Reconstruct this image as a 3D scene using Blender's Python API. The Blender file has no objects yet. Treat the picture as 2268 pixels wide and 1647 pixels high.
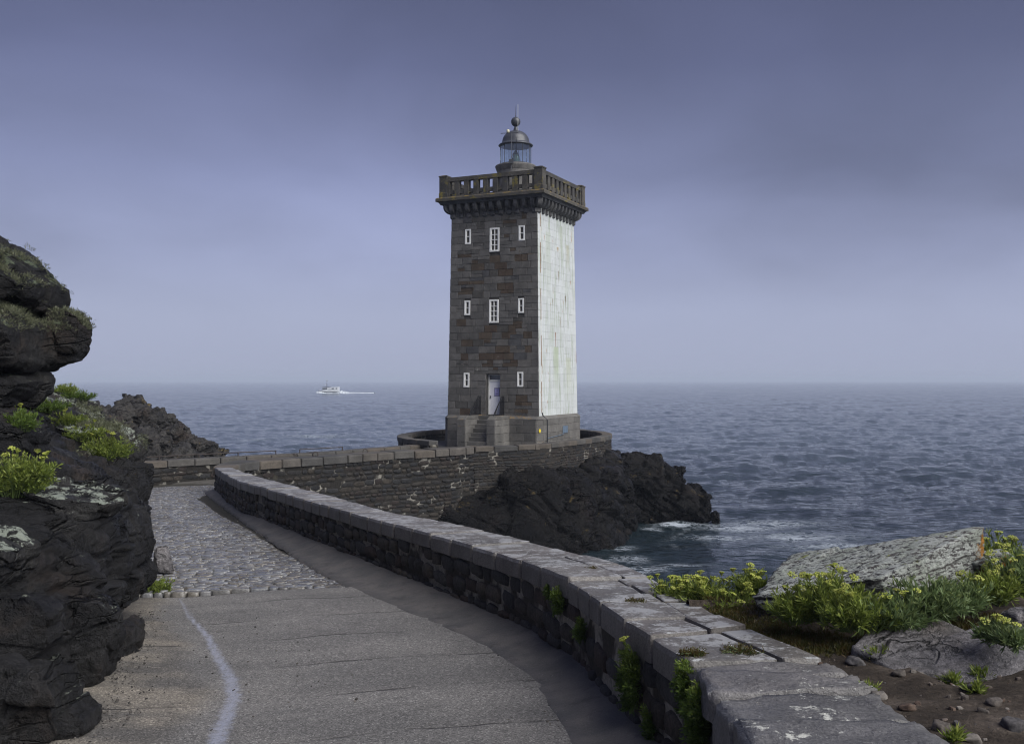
import bpy, math, random
import numpy as np
from mathutils import Matrix, Vector

# ------------------------------------------------------------------ camera, sky, sun, exposure
SC = bpy.context.scene
COL = SC.collection
EYE = 8.4                     # eye height above the sea (sea level z = 0)
HAZE = 0.00034               # density of the sea air
F, U0, V0 = 2205.0, 1134.0, 842.0

cam_d = bpy.data.cameras.new("camera")
cam_d.sensor_width = 36.0
cam_d.lens = 35.0
cam_d.shift_y = 0.0082
cam_d.clip_start = 0.1
cam_d.clip_end = 60000.0
cam = bpy.data.objects.new("camera", cam_d)
cam.location = (0, 0, EYE)
cam.rotation_euler = (math.radians(90), 0, 0)
COL.objects.link(cam)
SC.camera = cam

SUN_TO = Vector((0.78, -0.62, 0.90)).normalized()      # direction towards the light
sun_d = bpy.data.lights.new("sun", 'SUN')
sun_d.energy = 3.4
sun_d.angle = math.radians(60)
sun_d.color = (1.0, 0.985, 0.955)
sun = bpy.data.objects.new("sun", sun_d)
sun.rotation_euler = SUN_TO.to_track_quat('Z', 'Y').to_euler()
sun.location = (30, -30, 60)
COL.objects.link(sun)

W = bpy.data.worlds.new("World")
SC.world = W
W.use_nodes = True
SC.view_settings.view_transform = 'Standard'
SC.view_settings.look = 'None'
SC.view_settings.exposure = 0.5
SC.view_settings.gamma = 1.0
SC.view_settings.use_curve_mapping = False
SC.cycles.volume_bounces = 1
SC.cycles.filter_width = 1.1
SC.cycles.max_bounces = 6
SC.cycles.diffuse_bounces = 3
SC.cycles.glossy_bounces = 3
SC.cycles.transparent_max_bounces = 32
SC.cycles.caustics_reflective = False
SC.cycles.caustics_refractive = False


class N:
    """small node-tree writer"""
    def __init__(s, nt):
        s.nt = nt
        nt.nodes.clear()
    def n(s, t, **kw):
        nd = s.nt.nodes.new(t)
        for k, v in kw.items():
            setattr(nd, k, v)
        return nd
    def put(s, sock, v):
        if v is None:
            return
        if hasattr(v, 'is_linked') or hasattr(v, 'links'):
            s.nt.links.new(v, sock)
        else:
            if sock.type == 'RGBA' and not isinstance(v, (int, float)) and len(v) == 3:
                v = (v[0], v[1], v[2], 1)
            if sock.type == 'VECTOR' and isinstance(v, (int, float)):
                v = (v, v, v)
            sock.default_value = v
    def pos(s):
        return s.n('ShaderNodeNewGeometry').outputs['Position']
    def nrm(s):
        return s.n('ShaderNodeNewGeometry').outputs['Normal']
    def vm(s, op, a, b=None):
        nd = s.n('ShaderNodeVectorMath', operation=op)
        s.put(nd.inputs[0], a)
        if b is not None:
            s.put(nd.inputs[3 if op == 'SCALE' else 1], b)
        return nd.outputs[1] if op in ('DOT_PRODUCT', 'LENGTH', 'DISTANCE') else nd.outputs[0]
    def m(s, op, a, b=None, c=None, clamp=False):
        nd = s.n('ShaderNodeMath', operation=op, use_clamp=clamp)
        s.put(nd.inputs[0], a)
        if b is not None:
            s.put(nd.inputs[1], b)
        if c is not None:
            s.put(nd.inputs[2], c)
        return nd.outputs[0]
    def sep(s, v):
        nd = s.n('ShaderNodeSeparateXYZ')
        s.put(nd.inputs[0], v)
        return nd.outputs
    def noise(s, vec, scale, detail=4, rough=.55, dist=0.0):
        nd = s.n('ShaderNodeTexNoise')
        s.put(nd.inputs['Vector'], vec)
        nd.inputs['Scale'].default_value = scale
        nd.inputs['Detail'].default_value = detail
        nd.inputs['Roughness'].default_value = rough
        nd.inputs['Distortion'].default_value = dist
        return nd.outputs[0]
    def vor(s, vec, scale, feature='F1', out=0, rand=1.0):
        nd = s.n('ShaderNodeTexVoronoi', feature=feature)
        s.put(nd.inputs['Vector'], vec)
        nd.inputs['Scale'].default_value = scale
        nd.inputs['Randomness'].default_value = rand
        return nd.outputs[out]
    def ramp(s, fac, stops, interp='LINEAR'):
        nd = s.n('ShaderNodeValToRGB')
        cr = nd.color_ramp
        cr.interpolation = interp
        while len(cr.elements) < len(stops):
            cr.elements.new(.5)
        for e, (p, c) in zip(cr.elements, stops):
            e.position = p
            if isinstance(c, (int, float)):
                c = (c, c, c)
            e.color = (c[0], c[1], c[2], 1)
        s.put(nd.inputs[0], fac)
        return nd.outputs[0]
    def step(s, fac, a, b):
        nd = s.n('ShaderNodeMapRange', interpolation_type='SMOOTHSTEP')
        s.put(nd.inputs[0], fac)
        nd.inputs[1].default_value = a
        nd.inputs[2].default_value = b
        return nd.outputs[0]
    def mix(s, fac, a, b, mode='MIX'):
        nd = s.n('ShaderNodeMix', data_type='RGBA', blend_type=mode)
        s.put(nd.inputs[0], fac)
        s.put(nd.inputs[6], a)
        s.put(nd.inputs[7], b)
        return nd.outputs[2]
    def attr(s, name, out='Fac'):
        nd = s.n('ShaderNodeAttribute', attribute_name=name)
        return nd.outputs[out]
    def rnd(s):
        """per stone random number: object random + per stone attribute"""
        a = s.attr('rnd')
        b = s.n('ShaderNodeObjectInfo').outputs['Random']
        return s.m('FRACT', s.m('ADD', a, b))
    def bump(s, h, strength=.5, dist=.02, prev=None):
        nd = s.n('ShaderNodeBump')
        nd.inputs['Strength'].default_value = strength
        nd.inputs['Distance'].default_value = dist
        s.put(nd.inputs['Height'], h)
        if prev is not None:
            s.put(nd.inputs['Normal'], prev)
        return nd.outputs[0]
    def out(s, col, rough=.8, normal=None, spec=.4, **kw):
        p = s.n('ShaderNodeBsdfPrincipled')
        s.put(p.inputs['Base Color'], col)
        s.put(p.inputs['Roughness'], rough)
        s.put(p.inputs['Specular IOR Level'], spec)
        if normal is not None:
            s.put(p.inputs['Normal'], normal)
        for k, v in kw.items():
            s.put(p.inputs[k.replace('_', ' ')], v)
        o = s.n('ShaderNodeOutputMaterial')
        s.nt.links.new(p.outputs[0], o.inputs['Surface'])
        return p


# ---- overcast evening sky: Nishita sky behind a soft continuous cloud deck
w = N(W.node_tree)
sky = w.n('ShaderNodeTexSky', sky_type='NISHITA')
sky.sun_disc = False
sky.sun_elevation = math.asin(SUN_TO.z)
sky.sun_rotation = math.atan2(SUN_TO.x, SUN_TO.y)
sky.air_density = 1.2
sky.dust_density = 3.0
tc = w.n('ShaderNodeTexCoord').outputs['Generated']
sx, sy, sz = w.sep(tc)
# cloud deck seen on a plane overhead, so the clouds flatten towards the horizon
dz = w.m('ADD', w.m('MAXIMUM', sz, 0.0), 0.33)
cl = w.n('ShaderNodeCombineXYZ')
w.put(cl.inputs[0], w.m('DIVIDE', sx, dz))
w.put(cl.inputs[1], w.m('DIVIDE', sy, dz))
cl.inputs[2].default_value = 14.6
n1 = w.noise(cl.outputs[0], .75, 4, .40, .3)
n2 = w.noise(cl.outputs[0], 2.6, 6, .55, .5)
dens = w.m('ADD', w.m('MULTIPLY', n1, .85), w.m('MULTIPLY', n2, .15))
shade = w.ramp(dens, [(.33, .64), (.46, .90), (.57, 1.14), (.68, 1.32)])
elev = w.ramp(sz, [(0.0, (.295, .322, .430)), (.065, (.292, .322, .452)), (.12, (.252, .280, .425)), (.20, (.176, .198, .332)),
                   (.30, (.098, .110, .204)), (.38, (.066, .073, .138)), (1.0, (.074, .082, .148))])
cloud = w.mix(1.0, elev, shade, 'MULTIPLY')
mixs = w.step(sz, .02, .16)
cloud = w.mix(mixs, elev, cloud)
nis = w.vm('SCALE', sky.outputs[0], .05)
skyc = w.mix(.90, nis, cloud)
bg = w.n('ShaderNodeBackground')
w.put(bg.inputs[0], skyc)
bg.inputs[1].default_value = 1.0
wo = w.n('ShaderNodeOutputWorld')
W.node_tree.links.new(bg.outputs[0], wo.inputs[0])

# ------------------------------------------------------------------ helpers
rng = np.random.default_rng(11)
random.seed(5)


def P(u, v, d):
    """a point the survey of the photograph puts at picture place (u, v) and d metres ahead"""
    return np.array([(u - U0) / F * d, d, EYE - (v - V0) / F * d])


def hsh(ix, iy, iz, seed):
    h = (ix * 374761393 + iy * 668265263 + iz * 2147483647 + seed * 974634777) & 0xFFFFFFFF
    h = ((h ^ (h >> 13)) * 1274126177) & 0xFFFFFFFF
    h = ((h ^ (h >> 16)) * 2246822519) & 0xFFFFFFFF
    h = h ^ (h >> 15)
    return (h & 0xFFFFFF) / float(0xFFFFFF)


def vnoise(p, seed=0):
    p = np.asarray(p, float)
    i = np.floor(p).astype(np.int64)
    f = p - i
    u = f * f * f * (f * (f * 6 - 15) + 10)
    r = 0
    for dx in (0, 1):
        wx = u[:, 0] if dx else 1 - u[:, 0]
        for dy in (0, 1):
            wy = u[:, 1] if dy else 1 - u[:, 1]
            for dz_ in (0, 1):
                wz = u[:, 2] if dz_ else 1 - u[:, 2]
                r = r + wx * wy * wz * hsh(i[:, 0] + dx, i[:, 1] + dy, i[:, 2] + dz_, seed)
    return r * 2 - 1


def fbm(p, oct=4, seed=0, gain=.5):
    a, r, q = 1.0, 0, np.asarray(p, float)
    for k in range(oct):
        r = r + a * vnoise(q + 17.3 * k, seed + k)
        q = q * 2.03
        a *= gain
    return r


def worley(p, seed=0):
    i = np.floor(p).astype(np.int64)
    f1 = np.full(len(p), 9.0)
    f2 = np.full(len(p), 9.0)
    cid = np.zeros(len(p))
    rel = np.zeros((len(p), 3))
    for dx in (-1, 0, 1):
        for dy in (-1, 0, 1):
            for dz_ in (-1, 0, 1):
                c = i + np.array([dx, dy, dz_])
                h1 = hsh(c[:, 0], c[:, 1], c[:, 2], seed)
                h2 = hsh(c[:, 0], c[:, 1], c[:, 2], seed + 101)
                h3 = hsh(c[:, 0], c[:, 1], c[:, 2], seed + 202)
                d = np.sqrt((c[:, 0] + h1 - p[:, 0]) ** 2 + (c[:, 1] + h2 - p[:, 1]) ** 2 + (c[:, 2] + h3 - p[:, 2]) ** 2)
                nearer = d < f1
                f2 = np.where(nearer, f1, np.minimum(f2, d))
                f1 = np.where(nearer, d, f1)
                cid = np.where(nearer, hsh(c[:, 0], c[:, 1], c[:, 2], seed + 303), cid)
                rel = np.where(nearer[:, None], p - c - np.stack([h1, h2, h3], 1), rel)
    return f1, f2, cid, rel


def link(name, me, mat=None, parent=None, loc=None):
    o = bpy.data.objects.new(name, me)
    COL.objects.link(o)
    if mat is not None and me is not None and not me.materials:
        me.materials.append(mat)
    if parent is not None:
        o.parent = parent
        if parent.type == 'EMPTY':
            o.matrix_parent_inverse = Matrix.Translation(-Vector(parent.location))
    return o


def mesh(name, V, Fc, mat, parent=None, smooth=False, attrs=None, loose=False):
    """Fc: (n,3) or (n,4) int array, or list of tuples"""
    me = bpy.data.meshes.new(name)
    V = np.asarray(V, np.float32)
    if isinstance(Fc, np.ndarray) and Fc.ndim == 2:
        k = Fc.shape[1]
        nf = len(Fc)
        me.vertices.add(len(V))
        me.vertices.foreach_set('co', V.ravel())
        me.loops.add(nf * k)
        me.loops.foreach_set('vertex_index', Fc.astype(np.int32).ravel())
        me.polygons.add(nf)
        me.polygons.foreach_set('loop_start', np.arange(0, nf * k, k, dtype=np.int32))
        me.update(calc_edges=True)
        me.validate()
    else:
        me.from_pydata([tuple(map(float, v)) for v in V], [], [tuple(int(i) for i in f) for f in Fc])
    if smooth:
        me.polygons.foreach_set('use_smooth', np.ones(len(me.polygons), bool))
    if attrs:
        for k_, a in attrs.items():
            at = me.attributes.new(k_, 'FLOAT', 'POINT')
            at.data.foreach_set('value', np.asarray(a, np.float32))
    me.update()
    return link(name, me, mat, parent)


def empty(name, loc, label, cat, group=None):
    o = bpy.data.objects.new(name, None)
    o.location = loc
    o.empty_display_size = .3
    COL.objects.link(o)
    return tag(o, label, cat, group)


def tag(o, label, cat, group=None):
    o['label'] = label
    o['category'] = cat
    if group:
        o['group'] = group
    return o


def kind(o, k):
    o['kind'] = k
    return o


class MB:
    """collects shapes into one mesh"""
    def __init__(s):
        s.V, s.Fc, s.n = [], [], 0
    def add(s, V, Fc):
        V = np.asarray(V, float)
        s.V.append(V)
        for f in Fc:
            s.Fc.append(tuple(int(i) + s.n for i in f))
        s.n += len(V)
        return s
    def hexa(s, c8):
        """8 corners: bottom ring 0-3, top ring 4-7"""
        return s.add(c8, [(0, 3, 2, 1), (4, 5, 6, 7), (0, 1, 5, 4), (1, 2, 6, 5), (2, 3, 7, 6), (3, 0, 4, 7)])
    def box(s, c, sz):
        x, y, z = c
        a, b, h = sz[0] / 2, sz[1] / 2, sz[2] / 2
        return s.hexa([(x - a, y - b, z - h), (x + a, y - b, z - h), (x + a, y + b, z - h), (x - a, y + b, z - h),
                       (x - a, y - b, z + h), (x + a, y - b, z + h), (x + a, y + b, z + h), (x - a, y + b, z + h)])
    def tube(s, pts, r, n=8, cap=True):
        pts = [np.asarray(p, float) for p in pts]
        rs = r if isinstance(r, (list, tuple)) else [r] * len(pts)
        V = []
        for i, p in enumerate(pts):
            t = pts[min(i + 1, len(pts) - 1)] - pts[max(i - 1, 0)]
            t = t / (np.linalg.norm(t) + 1e-9)
            a = np.cross(t, (0, 0, 1.0))
            if np.linalg.norm(a) < .05:
                a = np.cross(t, (1.0, 0, 0))
            a /= np.linalg.norm(a)
            b = np.cross(t, a)
            for k in range(n):
                an = 2 * math.pi * k / n
                V.append(p + rs[i] * (math.cos(an) * a + math.sin(an) * b))
        Fc = [(i * n + k, i * n + (k + 1) % n, (i + 1) * n + (k + 1) % n, (i + 1) * n + k)
              for i in range(len(pts) - 1) for k in range(n)]
        if cap:
            Fc.append(tuple(range(n))[::-1])
            Fc.append(tuple((len(pts) - 1) * n + k for k in range(n)))
        return s.add(V, Fc)
    def lathe(s, prof, c, n=24, a0=0.0):
        """prof: list of (radius, z)"""
        V = []
        for r, z in prof:
            for k in range(n):
                an = a0 + 2 * math.pi * k / n
                V.append((c[0] + r * math.cos(an), c[1] + r * math.sin(an), z))
        Fc = [(i * n + k, i * n + (k + 1) % n, (i + 1) * n + (k + 1) % n, (i + 1) * n + k)
              for i in range(len(prof) - 1) for k in range(n)]
        if prof[0][0] > 1e-4:
            Fc.append(tuple(range(n))[::-1])
        if prof[-1][0] > 1e-4:
            Fc.append(tuple((len(prof) - 1) * n + k for k in range(n)))
        return s.add(V, Fc)
    def prism(s, poly, ax, ay, az, o, th):
        """polygon (a,b) in plane ax/ay at origin o, extruded by th along az"""
        ax, ay, az, o = [np.asarray(q, float) for q in (ax, ay, az, o)]
        n = len(poly)
        V = [o + ax * a + ay * b for a, b in poly] + [o + ax * a + ay * b + az * th for a, b in poly]
        Fc = [tuple(range(n))[::-1], tuple(range(n, 2 * n))] + [(i, (i + 1) % n, n + (i + 1) % n, n + i) for i in range(n)]
        return s.add(V, Fc)
    def build(s, name, mat, parent=None, smooth=False, bevel=0.0):
        V = np.concatenate(s.V)
        o = mesh(name, V, s.Fc, mat, parent, smooth)
        if bevel:
            b = o.modifiers.new('bevel', 'BEVEL')
            b.width = bevel
            b.segments = 1
            b.limit_method = 'ANGLE'
        return o


def fix_normals(o):
    import bmesh
    bm = bmesh.new()
    bm.from_mesh(o.data)
    bmesh.ops.recalc_face_normals(bm, faces=bm.faces)
    bm.to_mesh(o.data)
    bm.free()
    return o


def resample(pts, n=None, ds=None):
    pts = np.asarray(pts, float)
    L = np.concatenate([[0], np.cumsum(np.linalg.norm(np.diff(pts, axis=0), axis=1))])
    if n is None:
        n = max(2, int(round(L[-1] / ds)) + 1)
    t = np.linspace(0, L[-1], n)
    return np.stack([np.interp(t, L, pts[:, k]) for k in range(pts.shape[1])], 1)


def smooth_line(pts, n=400, k=5):
    q = resample(pts, n)
    w_ = max(1, int(n * k / 100))
    ker = np.hanning(2 * w_ + 3)[1:-1]
    ker /= ker.sum()
    r = q.copy()
    for c in range(q.shape[1]):
        pad = np.concatenate([2 * q[0, c] - q[1:w_ + 1, c][::-1], q[:, c], 2 * q[-1, c] - q[-w_ - 1:-1, c][::-1]])
        r[:, c] = np.convolve(pad, ker, 'valid')
    return r


def grid_faces(nv, nu, closed=False):
    i = np.arange(nv - 1)[:, None]
    j = np.arange(nu if closed else nu - 1)[None, :]
    a = i * nu + j
    b = i * nu + (j + 1) % nu
    return np.stack([a, b, b + nu, a + nu], -1).reshape(-1, 4)


def vnormals(V, Fq):
    n = np.zeros_like(V)
    a = V[Fq[:, 0]]
    fn = np.cross(V[Fq[:, 2]] - a, V[Fq[:, -1]] - V[Fq[:, 1]])
    for k in range(Fq.shape[1]):
        np.add.at(n, Fq[:, k], fn)
    return n / (np.linalg.norm(n, axis=1, keepdims=True) + 1e-12)


def bedmat(tilt, az):
    """rotation whose third axis is the normal of the rock's bedding planes"""
    return np.array(Matrix.Rotation(math.radians(az), 3, 'Z') @ Matrix.Rotation(math.radians(tilt), 3, 'Y'))


def rock_offset(V, seed, size, bed, amp=1.0, slab=2.6, fine=1.0):
    """broken, bedded rock: blocks at two sizes, dark cracks between them, fine roughness"""
    q = V @ bed
    low = np.stack([fbm(V / (size * 1.1) + 5 * k, 2, seed + 50 + k) for k in range(3)], 1)
    q = q + low * size * .10
    d = 0
    for k, (L, wid, a) in enumerate(((size * 1.15 / slab, size * .95, .20), (size * .46 / slab, size * .42, .10), (size * .17 / slab, size * .17, .042 * fine))):
        s = q[:, 2] / L
        s = s + .35 * vnoise(np.stack([s * .6, 0 * s, 0 * s], 1), seed + 31 * k)
        lay = np.floor(s)
        t = s - lay
        f1, f2, cid, rel = worley(np.stack([q[:, 0] / wid + lay * .37, q[:, 1] / wid, lay * 5.37], 1), seed + 7 * k)
        joint = np.exp(-(f2 - f1) * 12)
        bedj = np.exp(-np.minimum(t, 1 - t) * 11)
        g = np.stack([np.sin(cid * 91.7), np.sin(cid * 57.3 + 2), 0 * cid], 1)
        d = d + size * a * ((cid - .5) * 1.45 + np.sum(g * rel, 1) * .55 + (t - .5) * np.sin(cid * 211) * .5 - joint * .40 - bedj * .45)
    f = fbm(V / (size * .22), 4, seed + 9)
    return amp * (d + size * .016 * fine * f)


def rock_poly(name, planes, c, mat, seed, size, bed, res=46, amp=1.0, parent=None, slab=2.6, round_=.12, fine=1.0):
    """a boulder: the body bounded by the planes (normal, distance from c), broken up"""
    res = int(res * .88) if res > 30 else res
    g = np.linspace(-1, 1, res)
    gx, gy = np.meshgrid(np.tan(g * math.pi / 4), np.tan(g * math.pi / 4))
    one = np.ones_like(gx)
    Vs, Fs, off = [], [], 0
    for q in ((gx, gy, one), (gy, gx, -one), (one, gx, gy), (-one, gy, gx), (gy, one, gx), (gx, -one, gy)):
        D = np.stack(q, -1).reshape(-1, 3)
        Vs.append(D / np.linalg.norm(D, axis=1, keepdims=True))
        Fs.append(grid_faces(res, res) + off)
        off += res * res
    D = np.concatenate(Vs)
    Fc = np.concatenate(Fs)
    key = np.round(D * 4000).astype(np.int64)
    _, idx, inv = np.unique(key, axis=0, return_index=True, return_inverse=True)
    D = D[idx]
    Fc = inv.reshape(-1)[Fc]
    nn = np.array([p[0] for p in planes], float)
    nn /= np.linalg.norm(nn, axis=1, keepdims=True)
    dd = np.array([p[1] for p in planes], float)
    t = np.maximum(D @ nn.T, 1e-4) / dd          # 1/r for each plane
    pw = 1.0 / max(round_, .02) * 2
    r = 1.0 / np.power(np.sum(np.power(t, pw), 1), 1 / pw)
    V = D * r[:, None]
    nrm = vnormals(V, Fc)
    if np.mean(np.sum(nrm * D, 1)) < 0:
        Fc = Fc[:, ::-1]
        nrm = -nrm
    V = V + np.asarray(c)
    V = V + nrm * rock_offset(V, seed, size, bed, amp, slab, fine)[:, None]
    return mesh(name, V, Fc, mat, parent, False)


def outline_rock(name, px, d, th, mat, seed, bed, amp=.6, res=46, lean=.07, tiltf=.1, parent=None, size=None, slab=2.6):
    """boulder whose convex outline is known: px outline at depth d, th metres thick, its far and near sides facetted"""
    pts = np.array([P(u, v, d + th * .3) for u, v in px])
    c = pts.mean(0)
    c[1] = d - th * .2
    rel = pts[:, [0, 2]] - c[[0, 2]]
    n = len(rel)
    area = sum(rel[i, 0] * rel[(i + 1) % n, 1] - rel[(i + 1) % n, 0] * rel[i, 1] for i in range(n))
    if area < 0:
        rel = rel[::-1]
    pl = []
    rr = np.random.default_rng(seed)
    for i in range(n):
        e = rel[(i + 1) % n] - rel[i]
        nn = np.array([e[1], -e[0]])
        L = np.linalg.norm(nn)
        if L < 1e-6:
            continue
        nn /= L
        dist = float(nn @ rel[i])
        ty = rr.uniform(-lean, lean)
        pl.append(((nn[0], ty, nn[1]), max(dist, .03) / math.sqrt(1 + ty * ty) * 1.0))
    for sgn in (-1, 1):
        for k in range(7 if sgn < 0 else 3):
            nv = np.array([rr.uniform(-.9, .9), sgn, rr.uniform(-.8, .8) + tiltf])
            wd_ = np.array([np.ptp(rel[:, 0]) * .5, th * .5, np.ptp(rel[:, 1]) * .5])
            sup = np.sqrt(np.sum((nv / np.linalg.norm(nv) * wd_) ** 2))
            pl.append((nv, sup * rr.uniform(.76, .98)))
    sz = size or float(np.sqrt(abs(area) / 2))
    return rock_poly(name, pl, c, mat, seed, sz, bed, res, amp, parent, slab, .025, .8)


def loft_rock(name, rings, nu, nv, mat, seed, size, bed, amp=1.0, closed=False, flip=False, slab=2.6, fine=1.0, noise_fade=None):
    """rock face lofted through rings of points (same meaning along each), broken up"""
    R = np.stack([resample(r, nu) for r in rings])
    t = np.linspace(0, len(rings) - 1, nv)
    i = np.minimum(t.astype(int), len(rings) - 2)
    f = (t - i)[:, None, None]
    V = (R[i] * (1 - f) + R[i + 1] * f).reshape(-1, 3)
    Fc = grid_faces(nv, nu, closed)
    if flip:
        Fc = Fc[:, ::-1]
    nrm = vnormals(V, Fc)
    o = rock_offset(V, seed, size, bed, amp, slab, fine)
    if noise_fade is not None:
        o = o * noise_fade(V)
    V = V + nrm * o[:, None]
    return mesh(name, V, Fc, mat, None, False)

# ------------------------------------------------------------------ materials
def new_mat(name):
    m_ = bpy.data.materials.new(name)
    m_.use_nodes = True
    return m_, N(m_.node_tree)


def stone_mat(name, cols, rough=.8, grain=60, grain_amt=.35, bump=.5, bdist=.012, blot=3.0, blot_amt=.5,
              lichens=(), stains=(), spec=.35, big=None):
    """cols: palette picked per stone. lichens: (colour, scale, threshold, up-facing only)"""
    m_, n = new_mat(name)
    p = n.pos()
    r = n.rnd()
    k = len(cols)
    col = n.ramp(r, [((i + .0) / k, c) for i, c in enumerate(cols)], 'CONSTANT' if k > 2 else 'LINEAR')
    n_b = n.noise(p, blot, 4, .6)
    col = n.mix(1.0, col, n.ramp(n_b, [(.25, 1 - blot_amt), (.75, 1 + blot_amt)]), 'MULTIPLY')
    g = n.noise(p, grain, 3, .75)
    col = n.mix(1.0, col, n.ramp(g, [(.3, 1 - grain_amt), (.7, 1 + grain_amt)]), 'MULTIPLY')
    for (c, sc, th, amt) in stains:
        st = n.step(n.noise(p, sc, 4, .6, .4), th, th + .12)
        col = n.mix(n.m('MULTIPLY', st, amt), col, c)
    up = n.sep(n.nrm())[2]
    for (c, sc, th, upo) in lichens:
        lm = n.step(n.m('ADD', n.noise(n.vm('ADD', p, (sc, 3, 7)), sc, 6, .70), n.m('MULTIPLY', n.m('SUBTRACT', n.noise(p, sc * 8, 4, .75), .5), .38)), th, th + .07)
        if upo:
            lm = n.m('MULTIPLY', lm, n.step(up, .25, .7))
        col = n.mix(lm, col, c)
    h = n.m('ADD', n.m('MULTIPLY', g, .4), n.noise(p, grain * .22, 5, .65))
    nb = n.bump(h, bump, bdist)
    n.out(col, rough, nb, spec)
    return m_


def mortar_mat(name, dark, pale, sc, th, wid=.10):
    m_, n = new_mat(name)
    p = n.pos()
    a = n.noise(p, sc, 3, .5, .3)
    g = n.noise(p, 24, 4, .7)
    c = n.mix(n.step(a, th, th + wid), dark, pale)
    c = n.mix(1.0, c, n.ramp(g, [(.3, .55), (.7, 1.4)]), 'MULTIPLY')
    n.out(c, .9, n.bump(g, .8, .03), .2)
    return m_


# granite of the lighthouse front: greys, with brown and rusty stones among them
M_ASHLAR = stone_mat('tower_granite',
                     [(.098, .094, .087), (.076, .058, .042), (.112, .106, .098), (.084, .080, .074), (.066, .050, .036), (.122, .115, .106),
                      (.074, .073, .074), (.086, .066, .048), (.106, .100, .092), (.070, .065, .058), (.090, .087, .083), (.070, .051, .037)],
                     grain=26, grain_amt=.5, bump=.6, bdist=.03, blot=2.2, blot_amt=.35, spec=.25,
                     lichens=(((.34, .33, .29), 2.1, .665, False),))
M_QUOIN = stone_mat('dressed_granite', [(.116, .111, .104), (.100, .096, .090), (.130, .124, .116)], grain=26, grain_amt=.45, bump=.4, bdist=.02,
                    blot=1.6, blot_amt=.3, lichens=(((.24, .15, .055), 1.1, .60, True),), spec=.25)
M_PARAPET = stone_mat('weathered_granite', [(.062, .058, .052), (.072, .066, .058), (.054, .052, .050)], grain=24, grain_amt=.5, bump=.5, bdist=.02,
                      blot=1.5, blot_amt=.45, spec=.25,
                      lichens=(((.15, .125, .035), 1.9, .57, False), ((.22, .15, .04), 2.4, .52, True)))
M_MORTAR_P = mortar_mat('plinth_mortar', (.07, .065, .06), (.42, .40, .36), 1.2, .50)
M_CORBEL = stone_mat('corbel_granite', [(.070, .070, .072), (.055, .056, .060), (.090, .088, .087)], grain=20, blot=4, blot_amt=.6, spec=.3)
M_MORTAR_T = stone_mat('tower_mortar', [(.055, .052, .048), (.06, .056, .05)], grain=20, blot=2, blot_amt=.5)
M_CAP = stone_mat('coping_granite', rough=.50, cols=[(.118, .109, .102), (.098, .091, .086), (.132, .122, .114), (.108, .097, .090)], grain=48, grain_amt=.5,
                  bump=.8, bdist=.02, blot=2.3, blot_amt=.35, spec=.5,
                  lichens=(((.38, .39, .39), 9.0, .565, True), ((.27, .27, .275), 2.2, .50, True), ((.05, .045, .04), 15.0, .66, False)))  # pale lichen widened on the tops, painting the light they catch into the colour
M_CAP_FAR = stone_mat('causeway_coping', [(.080, .072, .064), (.072, .068, .063), (.084, .072, .060), (.058, .056, .054)], grain=30, grain_amt=.4,
                      bump=.5, blot=1.4, blot_amt=.4, spec=.3, lichens=(((.33, .32, .28), 2.2, .66, True),))
M_CAP_OLD = stone_mat('worn_slab', rough=.50, cols=[(.100, .097, .098), (.118, .112, .112), (.086, .083, .085)], grain=40, grain_amt=.45, bump=.8, bdist=.03, blot=2,
                      blot_amt=.4, spec=.5, lichens=(((.36, .36, .34), 8.0, .62, True), ((.46, .46, .42), 2.4, .60, True), ((.40, .36, .27), 5.0, .68, True)))
M_RUBBLE = stone_mat('rubble_stone', [(.020, .019, .019), (.028, .025, .022), (.016, .016, .017), (.034, .029, .024), (.022, .022, .023), (.024, .019, .017)],
                     grain=22, grain_amt=.5, bump=.8, bdist=.035, blot=3, blot_amt=.55, spec=.22, rough=.7)
M_RUBBLE_NEAR = stone_mat('rubble_stone_near', [(.032, .029, .027), (.045, .037, .030), (.026, .025, .026), (.052, .043, .034), (.037, .035, .034), (.042, .029, .023)],
                          grain=30, grain_amt=.55, bump=.9, bdist=.04, blot=4, blot_amt=.55, spec=.35, rough=.75,
                          lichens=(((.16, .155, .14), 3.4, .68, False),))


M_MORTAR_SEA = mortar_mat('sea_wall_mortar', (.022, .020, .018), (.24, .228, .20), 1.9, .555, .11)
M_MORTAR_COURT = mortar_mat('court_mortar', (.030, .027, .024), (.24, .225, .195), 1.1, .54, .12)
M_MORTAR_NEAR = mortar_mat('road_wall_mortar', (.055, .048, .040), (.27, .25, .21), 2.2, .47, .12)

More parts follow.
